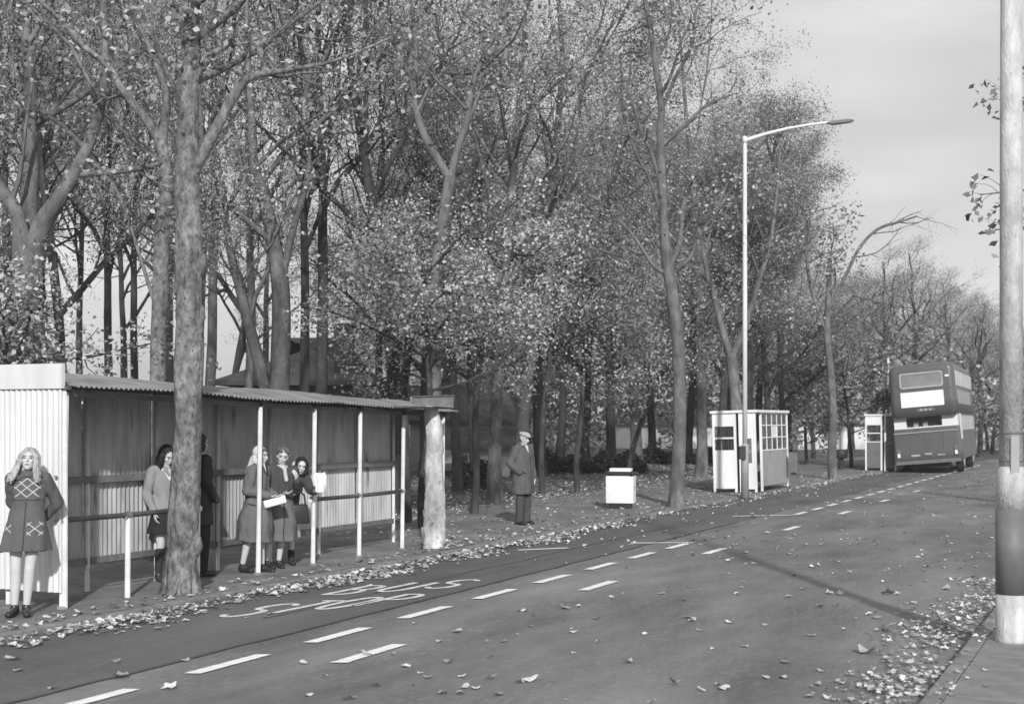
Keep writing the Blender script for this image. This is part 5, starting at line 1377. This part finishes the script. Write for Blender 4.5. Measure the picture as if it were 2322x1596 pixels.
for i in range(90):
    v = Vector((rr_.gauss(0, 1), rr_.gauss(0, 1), rr_.gauss(0.3, 0.9))).normalized()
    if v.y < -0.35 and v.z < 0.45: continue
    q = (v.x * 0.092, 0.02 + v.y * 0.098, 0.035 + v.z * 0.095)
    hr.append(E(q, (0.024, 0.024, 0.024)))
link('hair', blob_mesh(hr, 0.007, 1), CL['brown'], root)
root.rotation_euler = (Matrix.Rotation(math.radians(5), 3, 'Y') @ Matrix.Rotation(0.45, 3, 'Z')).to_euler()
# 3: round dark hood, leaning out over the rail
base = PX(676, 1282, PZ); base = SR(base.dot(DV), -10.52, PZ)
root, V, P, E = make_person('woman in dark hood and pale skirt leaning out over the handrail', base, 0.30, 1.58, dict(
    J=dict(pel=(0, 0, 0.90), waist=(0.04, -0.06, 1.05), chest=(0.09, -0.17, 1.24), neck=(0.15, -0.23, 1.36), head=(0.19, -0.29, 1.45), headrot=(0.18, 0.16, 0.0), shoR=(-0.07, -0.18, 1.31), shoL=(0.26, -0.18, 1.30), elbR=(-0.17, -0.16, 1.10), wriR=(-0.02, -0.30, 1.03), hdR=(0.8, -0.5, 0), hnR=(0, 0, 1), elbL=(0.33, -0.22, 1.10), wriL=(0.36, -0.42, 1.09), hdL=(0.3, -0.8, 0.35), hnL=(-0.2, 0.3, 1)),
    hairm=CL['brown'], shoem=CL['shoe'], boot=0.25, curl=dict(L=0.9)))
link('coat', blob_mesh([('loft', [(0, 0, 0.74, 0.20, 0.16, 0.03), (0, 0, 0.92, 0.195, 0.155), (0.03, -0.05, 1.07, 0.185, 0.145), (0.09, -0.16, 1.22, 0.19, 0.14), (0.12, -0.20, 1.33, 0.14, 0.10), (0.15, -0.23, 1.39, 0.08, 0.08)])] + sleeves(V, (0.08, 0.07, 0.056)), 0.013, 3, 0.018), CL['jack5'], root)
link('skirt', blob_mesh([('loft', [(0, 0, 0.40, 0.225, 0.175, 0.03), (0, 0, 0.6, 0.205, 0.16, 0.02), (0, 0, 0.90, 0.185, 0.14)])], 0.013, 2), CL['skirtl'], root)
link('hood', blob_mesh([E((0, 0.035, 0.02), (0.098, 0.092, 0.12)), E((0, 0.03, -0.085), (0.088, 0.085, 0.07))] + [('cap', P(0.092 * math.cos(a), -0.05, 0.112 * math.sin(a) - 0.005), 0.019, P(0.092 * math.cos(a + 0.35), -0.05, 0.112 * math.sin(a + 0.35) - 0.005), 0.019) for a in np.arange(0, 6.28, 0.35)], 0.009, 2), CL['skirtd'], root)
link('scarf', blob_mesh([E((-0.03, 0.06, -0.16), (0.11, 0.09, 0.05)), ('cap', P(-0.08, 0.06, 0.0), 0.05, P(-0.09, 0.08, -0.14), 0.06)], 0.012, 2), CL['shirt'], root)
mw = Matrix.LocRotScale(base, Euler((0, 0, 0.30)), Vector((1.58 / 1.7,) * 3))
# crumpled paper in her hand
pp = mw @ (V['wriL'] + Vector((0.06, -0.10, 0.10)))
pm = blob_mesh([('loft', [(0, 0, -0.10, 0.05, 0.045, 0.25), (0.01, 0, 0.0, 0.065, 0.05, 0.3), (-0.01, 0, 0.10, 0.07, 0.055, 0.35), (0.0, 0.01, 0.16, 0.05, 0.04, 0.4)])], 0.008, 1, 0.03)
tag(link('paper_bag', pm, CL['paper'], None, pp), 'crumpled white paper bag held out over the handrail', 'paper bag')
# black handbag hanging from her arm
hb = empty('handbag', mw @ Vector((0.16, -0.27, 0.62)), 0.3, 'large black handbag hanging in front of the hooded woman', 'handbag')
bm = bmesh.new(); add_box(bm, -0.15, 0.15, -0.05, 0.05, 0, 0.26, 0.025)
for v in bm.verts: v.co.x *= 1.0 - 0.25 * v.co.z / 0.26; v.co.y *= 1 - 0.4 * v.co.z / 0.26
link('bag_body', bm_mesh(bm, smooth=True), CL['leather'], hb)
G = Geo(); tube(G, [(-0.09, 0, 0.25), (-0.07, 0, 0.38), (0, 0, 0.44), (0.07, 0, 0.38), (0.09, 0, 0.25)], [0.012] * 5, 8)
link('strap', G.mesh('strap', True), CL['leather'], hb)
# pale parcel under the first woman's arm
mw = Matrix.LocRotScale(W1, w1.rotation_euler, Vector((1.63 / 1.7,) * 3))
bm = bmesh.new(); add_box(bm, -0.16, 0.13, -0.07, 0.07, -0.05, 0.05, 0.02)
tag(link('parcel', bm_mesh(bm, smooth=True), CL['paper'], None, mw @ Vector((0.02, -0.27, 0.985))), 'pale parcel carried in the arms of the woman with headscarf', 'parcel').rotation_euler = (0.1, -0.25, 0.3)

# man in cap on the path
base = PX(1186, 1189, PZ)
root, V, P, E = make_person('man in pale flat cap and long dark coat standing on the path', base, 0.80, 1.76, dict(
    J=dict(headrot=(0.22, 0.0, 0.1), head=(0, -0.03, 1.57), elbR=(-0.29, 0.05, 1.13), wriR=(-0.19, -0.10, 0.95), hdR=(0.5, -0.3, -0.8), hnR=(0, -1, 0), elbL=(0.24, 0.02, 1.11), wriL=(0.23, -0.04, 0.86), kneeR=(-0.075, -0.01, 0.48), kneeL=(0.075, -0.03, 0.48), ankR=(-0.08, 0.02, 0.09), ankL=(0.075, 0.0, 0.09)),
    hairm=CL['brown'], shoem=CL['shoe'], hide_hand=dict(R=1)))
cm = blob_mesh([('loft', [(0, 0, 0.56, 0.24, 0.18, 0.012), (0, 0, 0.78, 0.228, 0.172), (0, 0, 0.98, 0.225, 0.17), (0, 0, 1.10, 0.215, 0.16), (0, 0, 1.28, 0.215, 0.15), (0, 0, 1.38, 0.165, 0.105), (0, 0, 1.45, 0.08, 0.075)])] + sleeves(V, (0.085, 0.075, 0.062)), 0.012, 3, 0.016)
coat = link('coat', cm, CL['coat7'], root)
link('coat_edge', strip_on(cm, [(0.03, 0, 1.25), (0.04, 0, 0.58)], 0.014, (0, 1, 0)), CL['darkc'], coat)
link('pocket', strip_on(cm, [(-0.17, 0, 0.97), (-0.08, 0, 0.93)], 0.03, (0, 1, 0)), CL['darkc'], coat)
link('lapel', blob_mesh([('cap', (-0.075, -0.085, 1.43), 0.022, (0.0, -0.145, 1.24), 0.014), ('cap', (0.075, -0.085, 1.43), 0.022, (0.01, -0.145, 1.24), 0.014)], 0.009, 1), CL['coat7'], root)
link('shirt', blob_mesh([('cap', (0, -0.085, 1.42), 0.035, (0.003, -0.12, 1.30), 0.018)], 0.01, 1), CL['shirt'], root)
for n in 'RL':
    link('trouser_leg', blob_mesh([('cap', V['hip' + n] + Vector((0, 0, -0.1)), 0.092, V['knee' + n], 0.08), ('cap', V['knee' + n], 0.08, V['ank' + n] + Vector((0, 0, 0.0)), 0.078)], 0.012, 2, 0.010), CL['trou'], root)
link('flat_cap', blob_mesh([E((0, 0.01, 0.078), (0.098, 0.115, 0.045)), E((0, -0.085, 0.058), (0.07, 0.05, 0.014))], 0.008, 2), CL['cap'], root)
link('hair', blob_mesh([E((0, 0.055, 0.0), (0.074, 0.06, 0.06))], 0.009, 2), CL['brown'], root)

# ------------------------------------------------------------------ air: thin autumn haze round the whole scene
bm = bmesh.new()
add_box(bm, -160, 160, -30, 210, -1.2, 32)
hz = link('haze', bm_mesh(bm, 'haze'), None)
hm = bpy.data.materials.new('haze'); hm.use_nodes = True
hn = hm.node_tree.nodes; hn.clear()
ho = hn.new('ShaderNodeOutputMaterial'); pv = hn.new('ShaderNodeVolumePrincipled')
pv.inputs['Color'].default_value = (0.95, 0.95, 0.95, 1)
pv.inputs['Density'].default_value = 0.0007
hm.node_tree.links.new(pv.outputs[0], ho.inputs['Volume'])
hz.data.materials.append(hm)
tag(hz, 'thin pale haze in the air', 'haze', kind='stuff')
